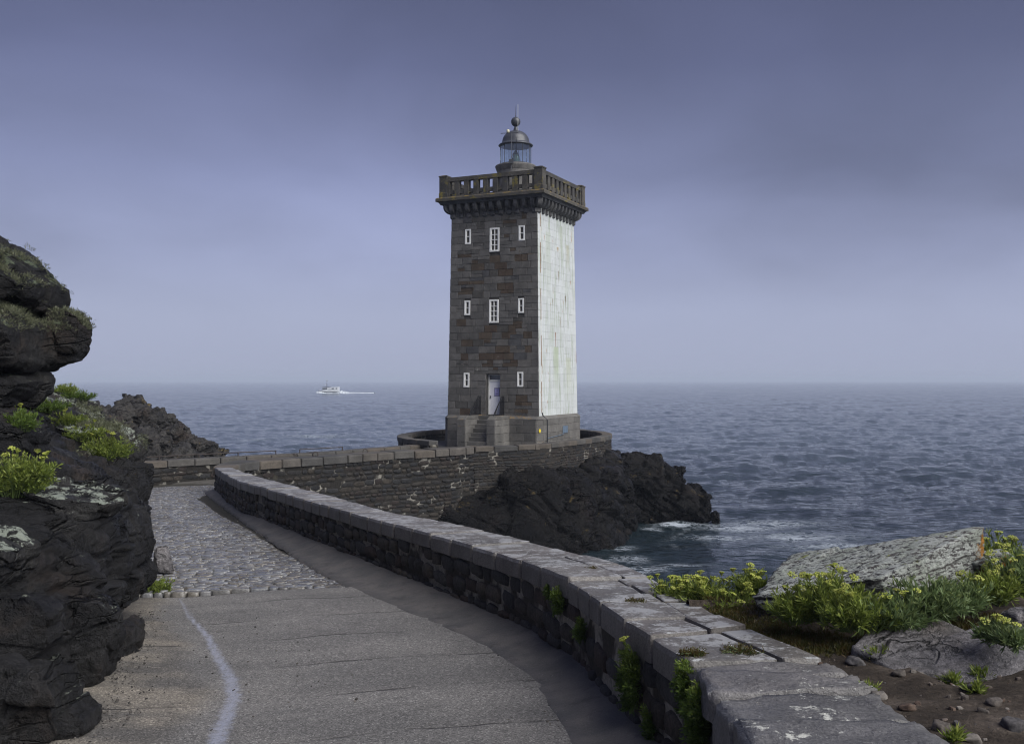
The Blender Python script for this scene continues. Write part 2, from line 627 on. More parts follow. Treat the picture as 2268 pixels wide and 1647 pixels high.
# rock
def rock_mat(name, base, dark, lichens=(), bump=1.0, bdist=.09, sc=1.0, spec=.25, rough=.62, warm=(.034, .025, .019), bedrot=(.3, .35, .4), crk=.6, tide=None):
    m_, n = new_mat(name)
    p = n.pos()
    a = n.noise(p, 1.6 * sc, 5, .62, .3)
    b = n.noise(p, 11 * sc, 5, .7)
    g = n.noise(p, 55 * sc, 3, .7)
    col = n.mix(n.step(a, .36, .66), dark, base)
    base = base
    col = n.mix(n.m('MULTIPLY', n.step(n.noise(n.vm('ADD', p, (9, 2, 4)), .9 * sc, 4, .6), .52, .72), .75), col, warm)
    col = n.mix(1.0, col, n.ramp(b, [(.28, .35), (.72, 1.75)]), 'MULTIPLY')
    col = n.mix(1.0, col, n.ramp(g, [(.3, .5), (.7, 1.6)]), 'MULTIPLY')
    up = n.sep(n.nrm())[2]
    for (c, s_, th, lo, hi) in lichens:
        lm = n.step(n.m('ADD', n.noise(n.vm('ADD', p, (s_, s_ * 2, 1)), s_, 6, .70), n.m('MULTIPLY', n.m('SUBTRACT', n.noise(p, s_ * 9, 4, .7), .5), .35)), th, th + .05)
        if lo is not None:
            lm = n.m('MULTIPLY', lm, n.step(up, lo, hi))
        col = n.mix(lm, col, c)
    if tide is not None:
        zt_ = n.m('ADD', n.sep(p)[2], n.m('MULTIPLY', n.m('SUBTRACT', a, .5), 2.6))
        col = n.mix(n.m('MULTIPLY', n.step(zt_, tide, tide + 1.2), .8), col, n.mix(n.step(b, .4, .6), (.008, .0075, .0075), (.016, .0145, .0135)))
    h = n.m('ADD', n.m('MULTIPLY', b, 1.0), n.m('MULTIPLY', g, .35))
    # open cracks along and across the bedding
    mp_ = n.n('ShaderNodeMapping')
    n.put(mp_.inputs['Vector'], p)
    mp_.inputs['Rotation'].default_value = bedrot
    mp_.inputs['Scale'].default_value = (1, 1, 3.6)
    warp = n.vm('SCALE', n.vm('SUBTRACT', n.ramp(a, [(0, 0.0), (1, 1.0)]), (.5, .5, .5)), .6)
    q = n.vm('ADD', mp_.outputs[0], warp)
    for sc_, wd, amt in ((crk, .035, 1.0), (crk * 3.1, .05, .45)):
        ed = n.vor(q, sc_, 'DISTANCE_TO_EDGE')
        ck = n.m('SUBTRACT', 1.0, n.step(ed, 0.0, wd))
        ck = n.m('MULTIPLY', ck, n.m('MULTIPLY', n.step(n.noise(p, crk * 2.0, 2, .5), .46, .62), amt))
        h = n.m('SUBTRACT', h, n.m('MULTIPLY', ck, 1.6))
        col = n.mix(n.m('MULTIPLY', ck, .75), col, (.005, .005, .005))
    rv = n.m('ADD', rough - .22, n.m('MULTIPLY', n.step(n.noise(n.vm('ADD', p, (2, 6, 3)), 1.4 * sc, 4, .6), .38, .62), .36))
    n.out(col, rv, n.bump(h, bump, bdist), spec)
    return m_


M_CLIFF = rock_mat('cliff_rock', (.019, .0185, .019), (.007, .007, .008),
                   (((.22, .24, .20), 2.6, .64, .45, .8), ((.20, .115, .02), 8.5, .725, None, 1), ((.26, .27, .25), 15.0, .70, None, 1)))
M_CLIFF_TOP = rock_mat('boulder_rock', (.019, .0185, .018), (.008, .008, .009), (((.13, .16, .10), 3.2, .56, .35, .75), ((.20, .20, .18), 9.0, .71, None, 1)))
M_CLIFF_LIGHT = rock_mat('lichen_rock', (.030, .029, .028), (.012, .012, .013),
                         (((.29, .32, .27), 4.2, .50, .35, .66), ((.20, .11, .02), 6.5, .70, .2, .5), ((.33, .34, .31), 10.0, .68, None, 1)))
M_HEAD = rock_mat('headland_rock', (.0062, .0058, .006), (.0025, .0025, .003), (((.075, .055, .022), 1.2, .60, .35, .7), ((.10, .10, .10), 2.0, .68, .1, .5)),
                  bdist=.12, sc=.6, spec=.14, rough=.40, bedrot=(.1, -.5, .3), crk=.40, tide=3.0, warm=(.011, .0085, .008))
M_FARROCK = rock_mat('shore_rock', (.046, .043, .040), (.020, .019, .019), (((.10, .075, .03), 1.4, .60, .3, .6),), bdist=.1, sc=.6, bedrot=(.1, .6, .2), crk=.8)


def slab_mat():
    m_, n = new_mat('lichen_slab')
    p = n.pos()
    q = n.vm('MULTIPLY', p, (.55, 1.0, 2.0))
    a = n.noise(q, 19, 6, .70, .15)
    b = n.noise(p, 34, 4, .7)
    up = n.sep(n.nrm())[2]
    rock = n.mix(n.step(n.noise(p, 3, 4, .6), .35, .65), (.035, .033, .036), (.085, .078, .076))
    lich = n.mix(n.step(n.noise(p, 2.2, 4, .6), .42, .66), (.33, .345, .325), (.25, .27, .235))
    msk = n.m('MULTIPLY', n.step(a, .435, .50), n.step(up, -.45, .05))
    col = n.mix(msk, rock, lich)
    col = n.mix(n.m('MULTIPLY', n.step(n.noise(p, 5, 4, .6), .64, .70), n.step(up, .2, .5)), col, (.20, .22, .07))
    x, y, z = n.sep(p)
    orange = n.m('MULTIPLY', n.m('MULTIPLY', n.step(n.noise(p, 7, 5, .7), .52, .58), n.step(x, 4.0, 4.15)), n.m('SUBTRACT', 1.0, n.step(up, .3, .6)))
    col = n.mix(orange, col, (.26, .115, .015))
    col = n.mix(1.0, col, n.ramp(b, [(.3, .6), (.7, 1.35)]), 'MULTIPLY')
    h = n.m('ADD', a, n.m('MULTIPLY', b, .5))
    n.out(col, .85, n.bump(h, .8, .04), .25)
    return m_


M_SLAB = slab_mat()
M_FLAT = rock_mat('flat_rock', (.165, .155, .160), (.095, .090, .094), (((.26, .26, .25), 14.0, .72, .4, .7),), bdist=.035, sc=1.8, spec=.35, rough=.6, warm=(.10, .085, .075), crk=.9)


SIDE_O, SIDE_T = (1.524, 56.0, 0.0), (math.sin(math.radians(25.3)), math.cos(math.radians(25.3)), 0.0)
# streaks below fixings on the painted side: metres from the corner, top, foot, half width, colour
STAINS = [(2.55, 11.25, 9.6, .10, (.22, .10, .035)), (4.15, 13.5, 12.7, .14, (.17, .15, .09)), (3.05, 16.3, 15.9, .20, (.34, .25, .13)), (3.1, 14.9, 14.0, .10, (.20, .15, .07)),
          (2.6, 10.4, 6.6, .55, (.40, .46, .33)), (1.6, 17.0, 12.0, .5, (.46, .50, .44)), (4.5, 9.8, 6.6, .6, (.46, .49, .40)), (4.6, 16.6, 14.6, .30, (.40, .40, .30)),
          (2.2, 13.2, 12.6, .06, (.22, .14, .07)), (3.6, 17.6, 15.2, .35, (.42, .46, .38)), (3.3, 12.2, 11.2, .08, (.25, .20, .12))]


def paint_white():
    m_, n = new_mat('white_paint')
    p = n.pos()
    st = n.vm('MULTIPLY', p, (2.2, 2.2, .20))
    a = n.noise(st, 2.4, 5, .62)
    c = n.mix(n.m('MULTIPLY', n.step(a, .46, .70), .75), (.56, .585, .585), (.30, .355, .25))
    st2 = n.vm('MULTIPLY', p, (3.0, 3.0, .5))
    dk = n.m('MULTIPLY', n.step(n.noise(st2, 1.7, 5, .7), .59, .68), .6)
    c = n.mix(dk, c, (.24, .25, .19))
    ru = n.m('MULTIPLY', n.step(n.noise(n.vm('MULTIPLY', n.vm('ADD', p, (3, 1, 8)), (3.4, 3.4, .9)), 1.0, 4, .6), .655, .72), .85)
    c = n.mix(ru, c, (.32, .17, .06))
    along = n.vm('DOT_PRODUCT', n.vm('SUBTRACT', p, SIDE_O), SIDE_T)
    zz = n.sep(p)[2]
    wob = n.m('MULTIPLY', n.m('SUBTRACT', n.noise(p, 6, 4, .7), .5), .16)
    for (a_, z1, z0, wd, cc) in STAINS:
        m1 = n.m('SUBTRACT', 1.0, n.step(n.m('ABSOLUTE', n.m('SUBTRACT', n.m('ADD', along, wob), a_)), wd * .3, wd))
        m2 = n.m('MULTIPLY', n.step(zz, z0, z1 - .1), n.m('SUBTRACT', 1.0, n.step(zz, z1 - .08, z1)))
        c = n.mix(n.m('MULTIPLY', n.m('MULTIPLY', m1, m2), .85), c, cc)
    g = n.noise(p, 18, 4, .7)
    c = n.mix(1.0, c, n.ramp(g, [(.3, .86), (.7, 1.05)]), 'MULTIPLY')
    r = n.rnd()
    c = n.mix(1.0, c, n.ramp(r, [(0, .93), (1, 1.03)]), 'MULTIPLY')
    n.out(c, .55, n.bump(g, .3, .02), .4)
    return m_


M_WHITE = paint_white()


def plain(name, col, rough=.6, spec=.4, metallic=0.0, var=.15, sc=20, bump=0.0):
    m_, n = new_mat(name)
    g = n.noise(n.pos(), sc, 4, .6)
    c = n.mix(1.0, col, n.ramp(g, [(.25, 1 - var), (.75, 1 + var)]), 'MULTIPLY')
    n.out(c, rough, n.bump(g, bump, .01) if bump else None, spec, Metallic=metallic)
    return m_


M_FRAME = plain('window_paint', (.78, .78, .75), .5, var=.12, sc=9)
M_DOOR = plain('door_paint', (.88, .88, .92), .4, var=.04, sc=3)
M_PAPER = plain('notice_paper', (.52, .50, .80), .5, var=.03)
M_INK = plain('notice_ink', (.06, .05, .22), .6)
M_STEEL = plain('painted_steel', (.035, .038, .045), .45, var=.2)
M_BLACK = plain('black_paint', (.010, .010, .012), .6, .15)
M_IRON = plain('rusty_iron', (.040, .030, .026), .7, var=.4, sc=14, bump=.3)
M_RUST = plain('rust_pipe', (.24, .13, .06), .8, var=.5, sc=6)
M_PALEPIPE = plain('painted_pipe', (.62, .62, .58), .6, var=.2, sc=6)
M_DOME = plain('lantern_roof', (.052, .055, .066), .38, .5, var=.25, sc=5)
M_LENSM = plain('lens_frame', (.045, .06, .055), .4, var=.2)
M_HATCH = plain('hatch_paint', (.10, .14, .19), .5, var=.25, sc=6)
M_YELLOW = plain('yellow_mark', (.75, .58, .03), .5, var=.05)
M_CREAM = plain('cream_plastic', (.55, .52, .38), .45, var=.05)
M_GLASSD = plain('dark_pane', (.030, .034, .045), .08, .6, var=.4, sc=3)
M_CURTAIN = plain('curtain', (.30, .31, .36), .8, var=.25, sc=12)


def glass():
    m_, n = new_mat('lantern_glass')
    t = n.n('ShaderNodeBsdfTransparent')
    t.inputs[0].default_value = (.93, .97, .98, 1)
    g = n.n('ShaderNodeBsdfGlossy')
    g.inputs['Roughness'].default_value = .03
    lw = n.n('ShaderNodeLayerWeight')
    fac_ = n.m('ADD', .13, n.m('MULTIPLY', n.m('POWER', lw.outputs['Facing'], 5.0), .6))
    mx = n.n('ShaderNodeMixShader')
    n.nt.links.new(fac_, mx.inputs[0])
    n.nt.links.new(t.outputs[0], mx.inputs[1])
    n.nt.links.new(g.outputs[0], mx.inputs[2])
    o = n.n('ShaderNodeOutputMaterial')
    n.nt.links.new(mx.outputs[0], o.inputs[0])
    return m_


M_GLASS = glass()


def lensglass():
    m_, n = new_mat('lens_glass')
    n.out((.30, .42, .36), .12, None, .6, Transmission_Weight=.35, IOR=1.4)
    return m_


M_LENS = lensglass()


def leaf_mat(name, cols, trans=.35):
    m_, n = new_mat(name)
    r = n.attr('rnd')
    c = n.ramp(r, [(i / (len(cols) - 1), q) for i, q in enumerate(cols)])
    c = n.mix(1.0, c, n.ramp(n.noise(n.pos(), 5, 3, .6), [(.3, .7), (.7, 1.25)]), 'MULTIPLY')
    pr = n.n('ShaderNodeBsdfPrincipled')
    n.put(pr.inputs['Base Color'], c)
    pr.inputs['Roughness'].default_value = .5
    pr.inputs['Specular IOR Level'].default_value = .35
    tr = n.n('ShaderNodeBsdfTranslucent')
    n.put(tr.inputs[0], c)
    mx = n.n('ShaderNodeMixShader')
    mx.inputs[0].default_value = trans
    n.nt.links.new(pr.outputs[0], mx.inputs[1])
    n.nt.links.new(tr.outputs[0], mx.inputs[2])
    o = n.n('ShaderNodeOutputMaterial')
    n.nt.links.new(mx.outputs[0], o.inputs[0])
    return m_


M_LEAF = leaf_mat('samphire_leaf', [(.080, .120, .024), (.150, .205, .036), (.225, .275, .055), (.29, .32, .075)])
M_LEAFB = leaf_mat('samphire_leaf_blue', [(.070, .115, .045), (.125, .185, .072), (.180, .240, .098), (.24, .28, .085)])
M_LEAFD = leaf_mat('wall_samphire_leaf', [(.045, .080, .016), (.080, .135, .025), (.125, .185, .034), (.19, .23, .04)])
M_STEM = leaf_mat('samphire_stem', [(.09, .13, .04), (.12, .14, .05)], .1)
M_UMBEL = leaf_mat('umbel', [(.20, .26, .035), (.30, .34, .05), (.36, .38, .08), (.40, .40, .12)], .2)
M_MOSS = leaf_mat('ground_cover_leaf', [(.055, .060, .015), (.085, .080, .022), (.11, .065, .025), (.075, .095, .02)])
M_LICHENT = leaf_mat('bushy_lichen', [(.10, .11, .065), (.145, .155, .09), (.19, .20, .13), (.08, .09, .05)])


def soil_mat():
    m_, n = new_mat('soil')
    p = n.pos()
    a = n.noise(p, 2.2, 5, .65)
    b = n.noise(p, 26, 5, .75)
    c = n.ramp(a, [(.3, (.026, .020, .016)), (.5, (.052, .041, .032)), (.70, (.118, .096, .080))])
    c = n.mix(1.0, c, n.ramp(b, [(.25, .5), (.75, 1.6)]), 'MULTIPLY')
    n.out(c, .9, n.bump(b, .9, .05), .2)
    return m_


M_SOIL = soil_mat()
M_PEBBLE = stone_mat('pebble', [(.075, .064, .056), (.095, .076, .064), (.058, .054, .055), (.125, .112, .10), (.082, .056, .042)], grain=50, blot=8)
M_CRUMB = stone_mat('road_crumb', [(.03, .028, .026), (.05, .045, .04), (.11, .10, .09)], grain=50, blot=8)


def road_mat():
    m_, n = new_mat('exposed_aggregate')
    p = n.pos()
    x, y, z = n.sep(p)
    f1 = n.vor(p, 75, out=1)
    sp = n.sep(f1)[0]
    fine = n.noise(p, 120, 2, .8)
    blot = n.noise(n.vm('MULTIPLY', p, (.6, 1.2, 1)), .9, 5, .6)
    tan = n.step(n.m('ADD', n.attr('left'), n.m('MULTIPLY', n.m('SUBTRACT', blot, .5), .9)), .35, .75)
    c = n.mix(n.step(blot, .35, .65), (.128, .123, .118), (.170, .162, .154))
    c2 = n.mix(n.step(n.noise(n.vm('MULTIPLY', p, (.8, 1.5, 1)), .9, 4, .6), .36, .62), (.098, .092, .085), (.195, .174, .146))
    c = n.mix(tan, c, c2)
    c = n.mix(1.0, c, n.ramp(sp, [(0, .45), (.45, .95), (.85, 1.2), (1, 2.1)]), 'MULTIPLY')
    c = n.mix(1.0, c, n.ramp(fine, [(.3, .6), (.7, 1.4)]), 'MULTIPLY')
    # day joints and cracks across the carriageway
    wob = n.m('MULTIPLY', n.m('SUBTRACT', n.noise(p, 1.3, 4, .6), .5), .22)
    yy = n.m('ADD', n.m('ADD', n.m('MULTIPLY', y, .74), n.m('MULTIPLY', x, -.17)), wob)
    fr = n.m('ABSOLUTE', n.m('SUBTRACT', n.m('FRACT', yy), .5))
    gate = n.step(n.noise(p, .9, 3, .5), .40, .58)
    crack = n.m('MULTIPLY', n.m('SUBTRACT', 1.0, n.step(fr, .005, .020)), gate)
    c = n.mix(n.m('MULTIPLY', crack, .8), c, (.018, .016, .015))
    st_ = n.m('MULTIPLY', n.step(n.noise(n.vm('MULTIPLY', p, (1, 1.6, 1)), 2.3, 5, .7), .56, .70), .45)
    c = n.mix(st_, c, (.052, .049, .046))
    pa_ = n.m('MULTIPLY', n.step(n.noise(n.vm('ADD', p, (4, 9, 1)), 3.1, 5, .7), .64, .70), .35)
    c = n.mix(pa_, c, (.25, .24, .225))
    c = n.mix(1.0, c, n.ramp(n.m('FRACT', n.m('ADD', yy, .5)), [(0, .955), (.5, 1.01), (1, 1.04)]), 'MULTIPLY')
    # water seeping down the joint, its pale sky reflection painted into the colour
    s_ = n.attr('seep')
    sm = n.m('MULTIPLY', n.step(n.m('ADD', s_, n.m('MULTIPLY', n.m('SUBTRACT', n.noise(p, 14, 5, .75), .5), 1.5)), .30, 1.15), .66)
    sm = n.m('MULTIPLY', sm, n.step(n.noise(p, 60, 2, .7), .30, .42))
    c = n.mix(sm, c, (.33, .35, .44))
    h = n.m('SUBTRACT', n.m('ADD', n.m('MULTIPLY', sp, .5), fine), n.m('MULTIPLY', crack, 2.0))
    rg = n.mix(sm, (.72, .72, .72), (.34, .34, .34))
    n.out(c, n.sep(rg)[0], n.bump(h, .55, .012), .35)
    return m_


M_ROAD = road_mat()


def haunch_mat():
    m_, n = new_mat('mortar_haunch')
    p = n.pos()
    a = n.noise(p, 2.4, 5, .6)
    b = n.noise(p, 70, 3, .7)
    c = n.mix(n.step(a, .35, .7), (.082, .079, .077), (.122, .112, .105))
    c = n.mix(n.m('MULTIPLY', n.step(n.noise(n.vm('ADD', p, (7, 1, 2)), 4.5, 6, .72), .53, .66), .5), c, (.045, .042, .04))
    c = n.mix(n.step(n.noise(p, 95, 1, .5), .735, .76), c, (.30, .29, .27))
    c = n.mix(1.0, c, n.ramp(b, [(.3, .75), (.7, 1.25)]), 'MULTIPLY')
    n.out(c, .7, n.bump(n.noise(p, 14, 5, .7), .6, .025), .3)
    return m_


M_HAUNCH = haunch_mat()
M_COBBLE = stone_mat('cobble', [(.122, .120, .122), (.160, .160, .166), (.098, .095, .093), (.138, .128, .116), (.148, .150, .158), (.110, .100, .088)], rough=.27, grain=30,
                     grain_amt=.3, bump=.5, bdist=.02, blot=1.2, blot_amt=.35, spec=.55)
M_COBBLE_BED = plain('cobble_bed', (.030, .027, .020), .9, var=.5, sc=8)
M_GROUND = plain('packed_ground', (.07, .065, .058), .9, var=.4, sc=6, bump=.4)


def sea_mat():
    m_, n = new_mat('sea_water')
    p = n.pos()
    q = n.vm('MULTIPLY', p, (.55, 1.0, 1.0))
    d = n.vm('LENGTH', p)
    h1 = n.noise(q, 2.6, 4, .6)
    h2 = n.noise(n.vm('MULTIPLY', p, (.55, 1, 1)), .55, 4, .6)
    h3 = n.noise(n.vm('MULTIPLY', p, (.5, 1, 1)), .09, 4, .6)
    nb = n.bump(h1, .85, .17)
    nb = n.bump(h2, .85, .6, nb)
    nb = n.bump(h3, .25, 3.0, nb)
    f = n.attr('foam')
    lace = n.noise(n.vm('MULTIPLY', p, (.55, 1.0, 1)), 1.9, 6, .70, .8)
    lace2 = n.m('SUBTRACT', 1.0, n.m('ABSOLUTE', n.m('MULTIPLY', n.m('SUBTRACT', lace, .5), 5.0)))
    fm = n.step(n.m('ADD', f, n.m('MULTIPLY', n.m('SUBTRACT', n.m('MULTIPLY', lace2, .75), .72), 1.0)), .10, .62)
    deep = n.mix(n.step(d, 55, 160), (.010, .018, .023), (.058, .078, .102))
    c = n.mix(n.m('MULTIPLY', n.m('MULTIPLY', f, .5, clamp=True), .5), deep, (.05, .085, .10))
    c = n.mix(n.m('MULTIPLY', fm, .8), c, (.52, .57, .64))
    rg = n.m('ADD', .08, n.m('MULTIPLY', fm, .5))
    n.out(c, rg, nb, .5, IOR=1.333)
    return m_


M_SEA = sea_mat()
M_FOAM = plain('wake_foam', (.50, .54, .58), .8, var=.25, sc=1.5)
M_HULL = plain('hull_paint', (.030, .038, .045), .4, var=.2, sc=2)
M_BOATW = plain('boat_white', (.62, .64, .66), .45, var=.06, sc=2)
M_BOATD = plain('boat_dark', (.035, .045, .060), .3, var=.2)
M_BOATT = plain('antifoul', (.03, .12, .14), .5, var=.1)

# ------------------------------------------------------------------ sea
def ocean_tile(n, L, wind, amp, seed, kmin=0.0):
    r = np.random.default_rng(seed)
    k1 = 2 * math.pi * np.fft.fftfreq(n, L / n)
    kx, ky = np.meshgrid(k1, k1, indexing='ij')
    k = np.sqrt(kx * kx + ky * ky)
    k[0, 0] = 1e-6
    wd = np.array([.35, -1.0])
    wd /= np.linalg.norm(wd)
    cosf = (kx * wd[0] + ky * wd[1]) / k
    Lw = wind * wind / 9.81
    ph = np.exp(-1 / (k * Lw) ** 2) / k ** 4 * (np.abs(cosf) ** 2 * .85 + .15)
    ph *= np.exp(-(k * L / n * .9) ** 2)
    ph[k < kmin] = 0
    ph[0, 0] = 0
    g = r.normal(size=(n, n)) + 1j * r.normal(size=(n, n))
    H = g * np.sqrt(ph)
    h = np.real(np.fft.ifft2(H))
    dx = np.real(np.fft.ifft2(-1j * kx / k * H))
    dy = np.real(np.fft.ifft2(-1j * ky / k * H))
    s = amp / h.std()
    return h * s, dx * s, dy * s, L, n


def tile_at(T, x, y):
    h, dx, dy, L, n = T
    out = []
    fx, fy = (x / L * n) % n, (y / L * n) % n
    i, j = fx.astype(int) % n, fy.astype(int) % n
    a, b = fx - np.floor(fx), fy - np.floor(fy)
    i2, j2 = (i + 1) % n, (j + 1) % n
    for q in (h, dx, dy):
        out.append(q[i, j] * (1 - a) * (1 - b) + q[i2, j] * a * (1 - b) + q[i, j2] * (1 - a) * b + q[i2, j2] * a * b)
    return out


def build_sea():
    ang = np.radians(np.concatenate([np.linspace(-110, -33, 40)[:-1], np.linspace(-32, 32, 620), np.linspace(33, 110, 40)[1:]]))
    rr = [16.0]
    while rr[-1] < 15500:
        rr.append(rr[-1] * 1.0100 + .02)
    rr = np.array(rr)
    R, A = np.meshgrid(rr, ang, indexing='ij')
    x, y = (R * np.sin(A)).ravel(), (R * np.cos(A)).ravel()
    r = R.ravel()
    z = np.zeros_like(x)
    ox, oy = np.zeros_like(x), np.zeros_like(x)
    calm = np.clip((r - 28) / 60, .45, 1)
    for T, rf in ((ocean_tile(256, 17.0, 2.0, .046, 1, .9), 320), (ocean_tile(256, 41.0, 2.7, .070, 4), 900), (ocean_tile(256, 109.0, 4.2, .070, 2), 1800), (ocean_tile(256, 337.0, 7.0, .06, 3), 4000)):
        th = .31 * T[3]
        c_, s_ = math.cos(th), math.sin(th) * .25
        h, dx, dy = tile_at(T, x + y * .07, y - x * .05)
        fade = calm / (1 + (r / rf) ** 2)
        z += h * fade
        ox += dx * fade * .9
        oy += dy * fade * .9
    # foam: seething water round the rocks, patches drifting off the point
    foam = np.zeros_like(x)
    for (u, v, sx_, sy_, a) in ((1490, 1163, 1.5, .8, .68), (1440, 1172, .9, 1.0, .5), (1560, 1160, 1.2, .8, .5), (1640, 1168, 3.5, 2.2, .52),
                                (1760, 1190, 4.5, 2.4, .50), (1700, 1160, 5, 2.2, .45), (1600, 1190, 3, 1.6, .44), (1390, 1240, 1.6, 1.6, .46),
                                (1430, 1262, 1.6, 1.0, .5), (1370, 1215, 1.2, 1.0, .5), (1840, 1210, 4, 1.5, .45), (1500, 1255, 2, 1.0, .42), (700, 966, 8, 5, .42), (560, 975, 4, 4, .42)):
        d = EYE * F / (v - V0)
        cx, cy = (u - U0) / F * d, d
        foam = np.maximum(foam, a * np.exp(-((x - cx) / sx_) ** 2 - ((y - cy) / sy_) ** 2))
    # scattered white caps where the waves are high
    cap = np.clip((z - .46) * 2.2, 0, .5) * (r > 60) * (r < 500)
    foam = np.maximum(foam, cap)
    d = EYE * F / (1160 - V0)
    cx = (1490 - U0) / F * d
    z += .24 * np.exp(-((x - cx) / 1.2) ** 2 - ((y - d) / .45) ** 2)
    V = np.stack([x + ox, y + oy, z], 1)
    Fc = grid_faces(len(rr), len(ang))[:, ::-1]
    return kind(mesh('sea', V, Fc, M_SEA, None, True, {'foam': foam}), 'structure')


build_sea()


# ------------------------------------------------------------------ road survey
def cap_pt(u, v):                   # on the plane of the road wall's top
    d = 3792.0 / (v - V0 - 88.2)
    return P(u, v, d)


def road_z(y):
    return EYE - (2.67 + .04 * np.minimum(y, 42.0)) + np.clip((y - 44) / 8, 0, 1) * .45


def road_pt(u, v):
    d = 5887.0 / (v - V0 - 88.2)
    return P(u, v, d)


def flat_pt(u, v, z):
    d = -z * F / (v - V0)
    return P(u, v, d)


I_near = [cap_pt(*q) for q in ((1672, 1680), (1640, 1610), (1618.6, 1570), (1570, 1492), (1527, 1457), (1481.7, 1427.6), (1377, 1368.5), (1269.5, 1286.6), (1140.6, 1233), (1050, 1207),
                               (955, 1181.5), (824.7, 1146.7), (712.7, 1116.5), (612.8, 1087.7), (531, 1065), (500.8, 1050), (476, 1034.7))]
O_near = [cap_pt(*q) for q in ((2150, 1680), (2097, 1644), (2038.6, 1600.5), (1918, 1527.5), (1845, 1452.5), (1779, 1428.8), (1695, 1399.6), (1589, 1368.6), (1530, 1325.6), (1481.7, 1298.7),
                               (1438.7, 1278.6), (1358, 1242), (1266, 1222), (1130, 1187), (994, 1156), (855, 1131.6), (764, 1106), (658, 1078.6), (546, 1047), (513, 1035))]
I_near, O_near = np.array(I_near), np.array(O_near)
I_s = smooth_line(I_near, 500, 2)
O_s = smooth_line(O_near, 500, 2)
foot_px = ((1440, 1690), (1412, 1645), (1328.7, 1543), (1283, 1484), (1218.6, 1441), (1151.4, 1403.5), (1052, 1357.8), (873.8, 1296.8), (794.5, 1266), (703.6, 1219.4), (637, 1186),
           (570.5, 1155.8), (506.9, 1113.4), (472, 1092))
edge_px = ((1275, 1690), (1257.5, 1645), (1224, 1572.6), (1173, 1508), (1119, 1462.6), (1052, 1425), (1009, 1405), (862.8, 1344.6), (738, 1284), (679.7, 1251), (600, 1196), (540, 1155), (470, 1103), (452, 1090))
foot = smooth_line([road_pt(*q) for q in foot_px], 400, 2)
edge = smooth_line([road_pt(*q) for q in edge_px], 400, 2)
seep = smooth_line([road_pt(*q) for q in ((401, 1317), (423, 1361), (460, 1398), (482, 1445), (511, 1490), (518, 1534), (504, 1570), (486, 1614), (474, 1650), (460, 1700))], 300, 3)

# causeway walls (cove side, and its road side)
ZC = -3.15
CO = [flat_pt(u, v, ZC) for u, v in ((513, 1034), (530, 1027.5), (552, 1023), (613, 1017.5), (719, 1011), (870, 1000.5), (994, 994), (1050, 989))]
CI = [flat_pt(u, v, ZC) for u, v in ((474, 1034), (479, 1029), (492, 1024.5), (519, 1020), (613, 1012), (734, 1005.5), (870, 996), (994, 990))]
CI.append(CI[-1] + np.array([1.1, 1.0, 0]))
CO_s, CI_s = smooth_line(CO, 300, 2), smooth_line(CI, 300, 2)
# seaward parapet of the causeway
ZL = -3.4
LI = [flat_pt(u, v, ZL) for u, v in ((250, 1025), (345, 1021), (470, 1014), (620, 1006.5), (770, 998), (900, 987.5), (945, 983))]
LI_s = smooth_line(LI, 300, 3)
t_ = np.gradient(LI_s, axis=0)
t_ /= np.linalg.norm(t_, axis=1, keepdims=True)
LO_s = LI_s + np.stack([-t_[:, 1], t_[:, 0], 0 * t_[:, 0]], 1) * .62
# court wall round the lighthouse: outer edge of the coping
CT = [(-1.75, 47.25), (-.74, 47.9), (.35, 48.25), (1.46, 48.95), (2.7, 51.2), (4.06, 53.9), (5.27, 56.4), (5.95, 59.0), (6.0, 61.5), (5.2, 64.5), (3.2, 67.0), (.5, 68.2), (-2.5, 67.4),
      (-4.8, 65.2), (-6.25, 62.0), (-6.75, 58.6), (-6.35, 55.6), (-5.35, 53.2), (-4.3, 51.9)]
CT = np.array([(a, b, EYE - 3.15 - .05 * max(0, min(1, (b - 50) / 8))) for a, b in CT])
CT_s = smooth_line(CT, 500, 2)
t_ = np.gradient(CT_s, axis=0)
t_ /= np.linalg.norm(t_, axis=1, keepdims=True)
CTI_s = CT_s + np.stack([-t_[:, 1], t_[:, 0], 0 * t_[:, 0]], 1) * .55


def seg_dist(p, line):
    """distance in plan of points p (n,2) to a polyline, and which station is nearest"""
    d = ((p[:, None, :] - line[None, :, :2]) ** 2).sum(-1)
    k = d.argmin(1)
    return np.sqrt(d[np.arange(len(p)), k]), k


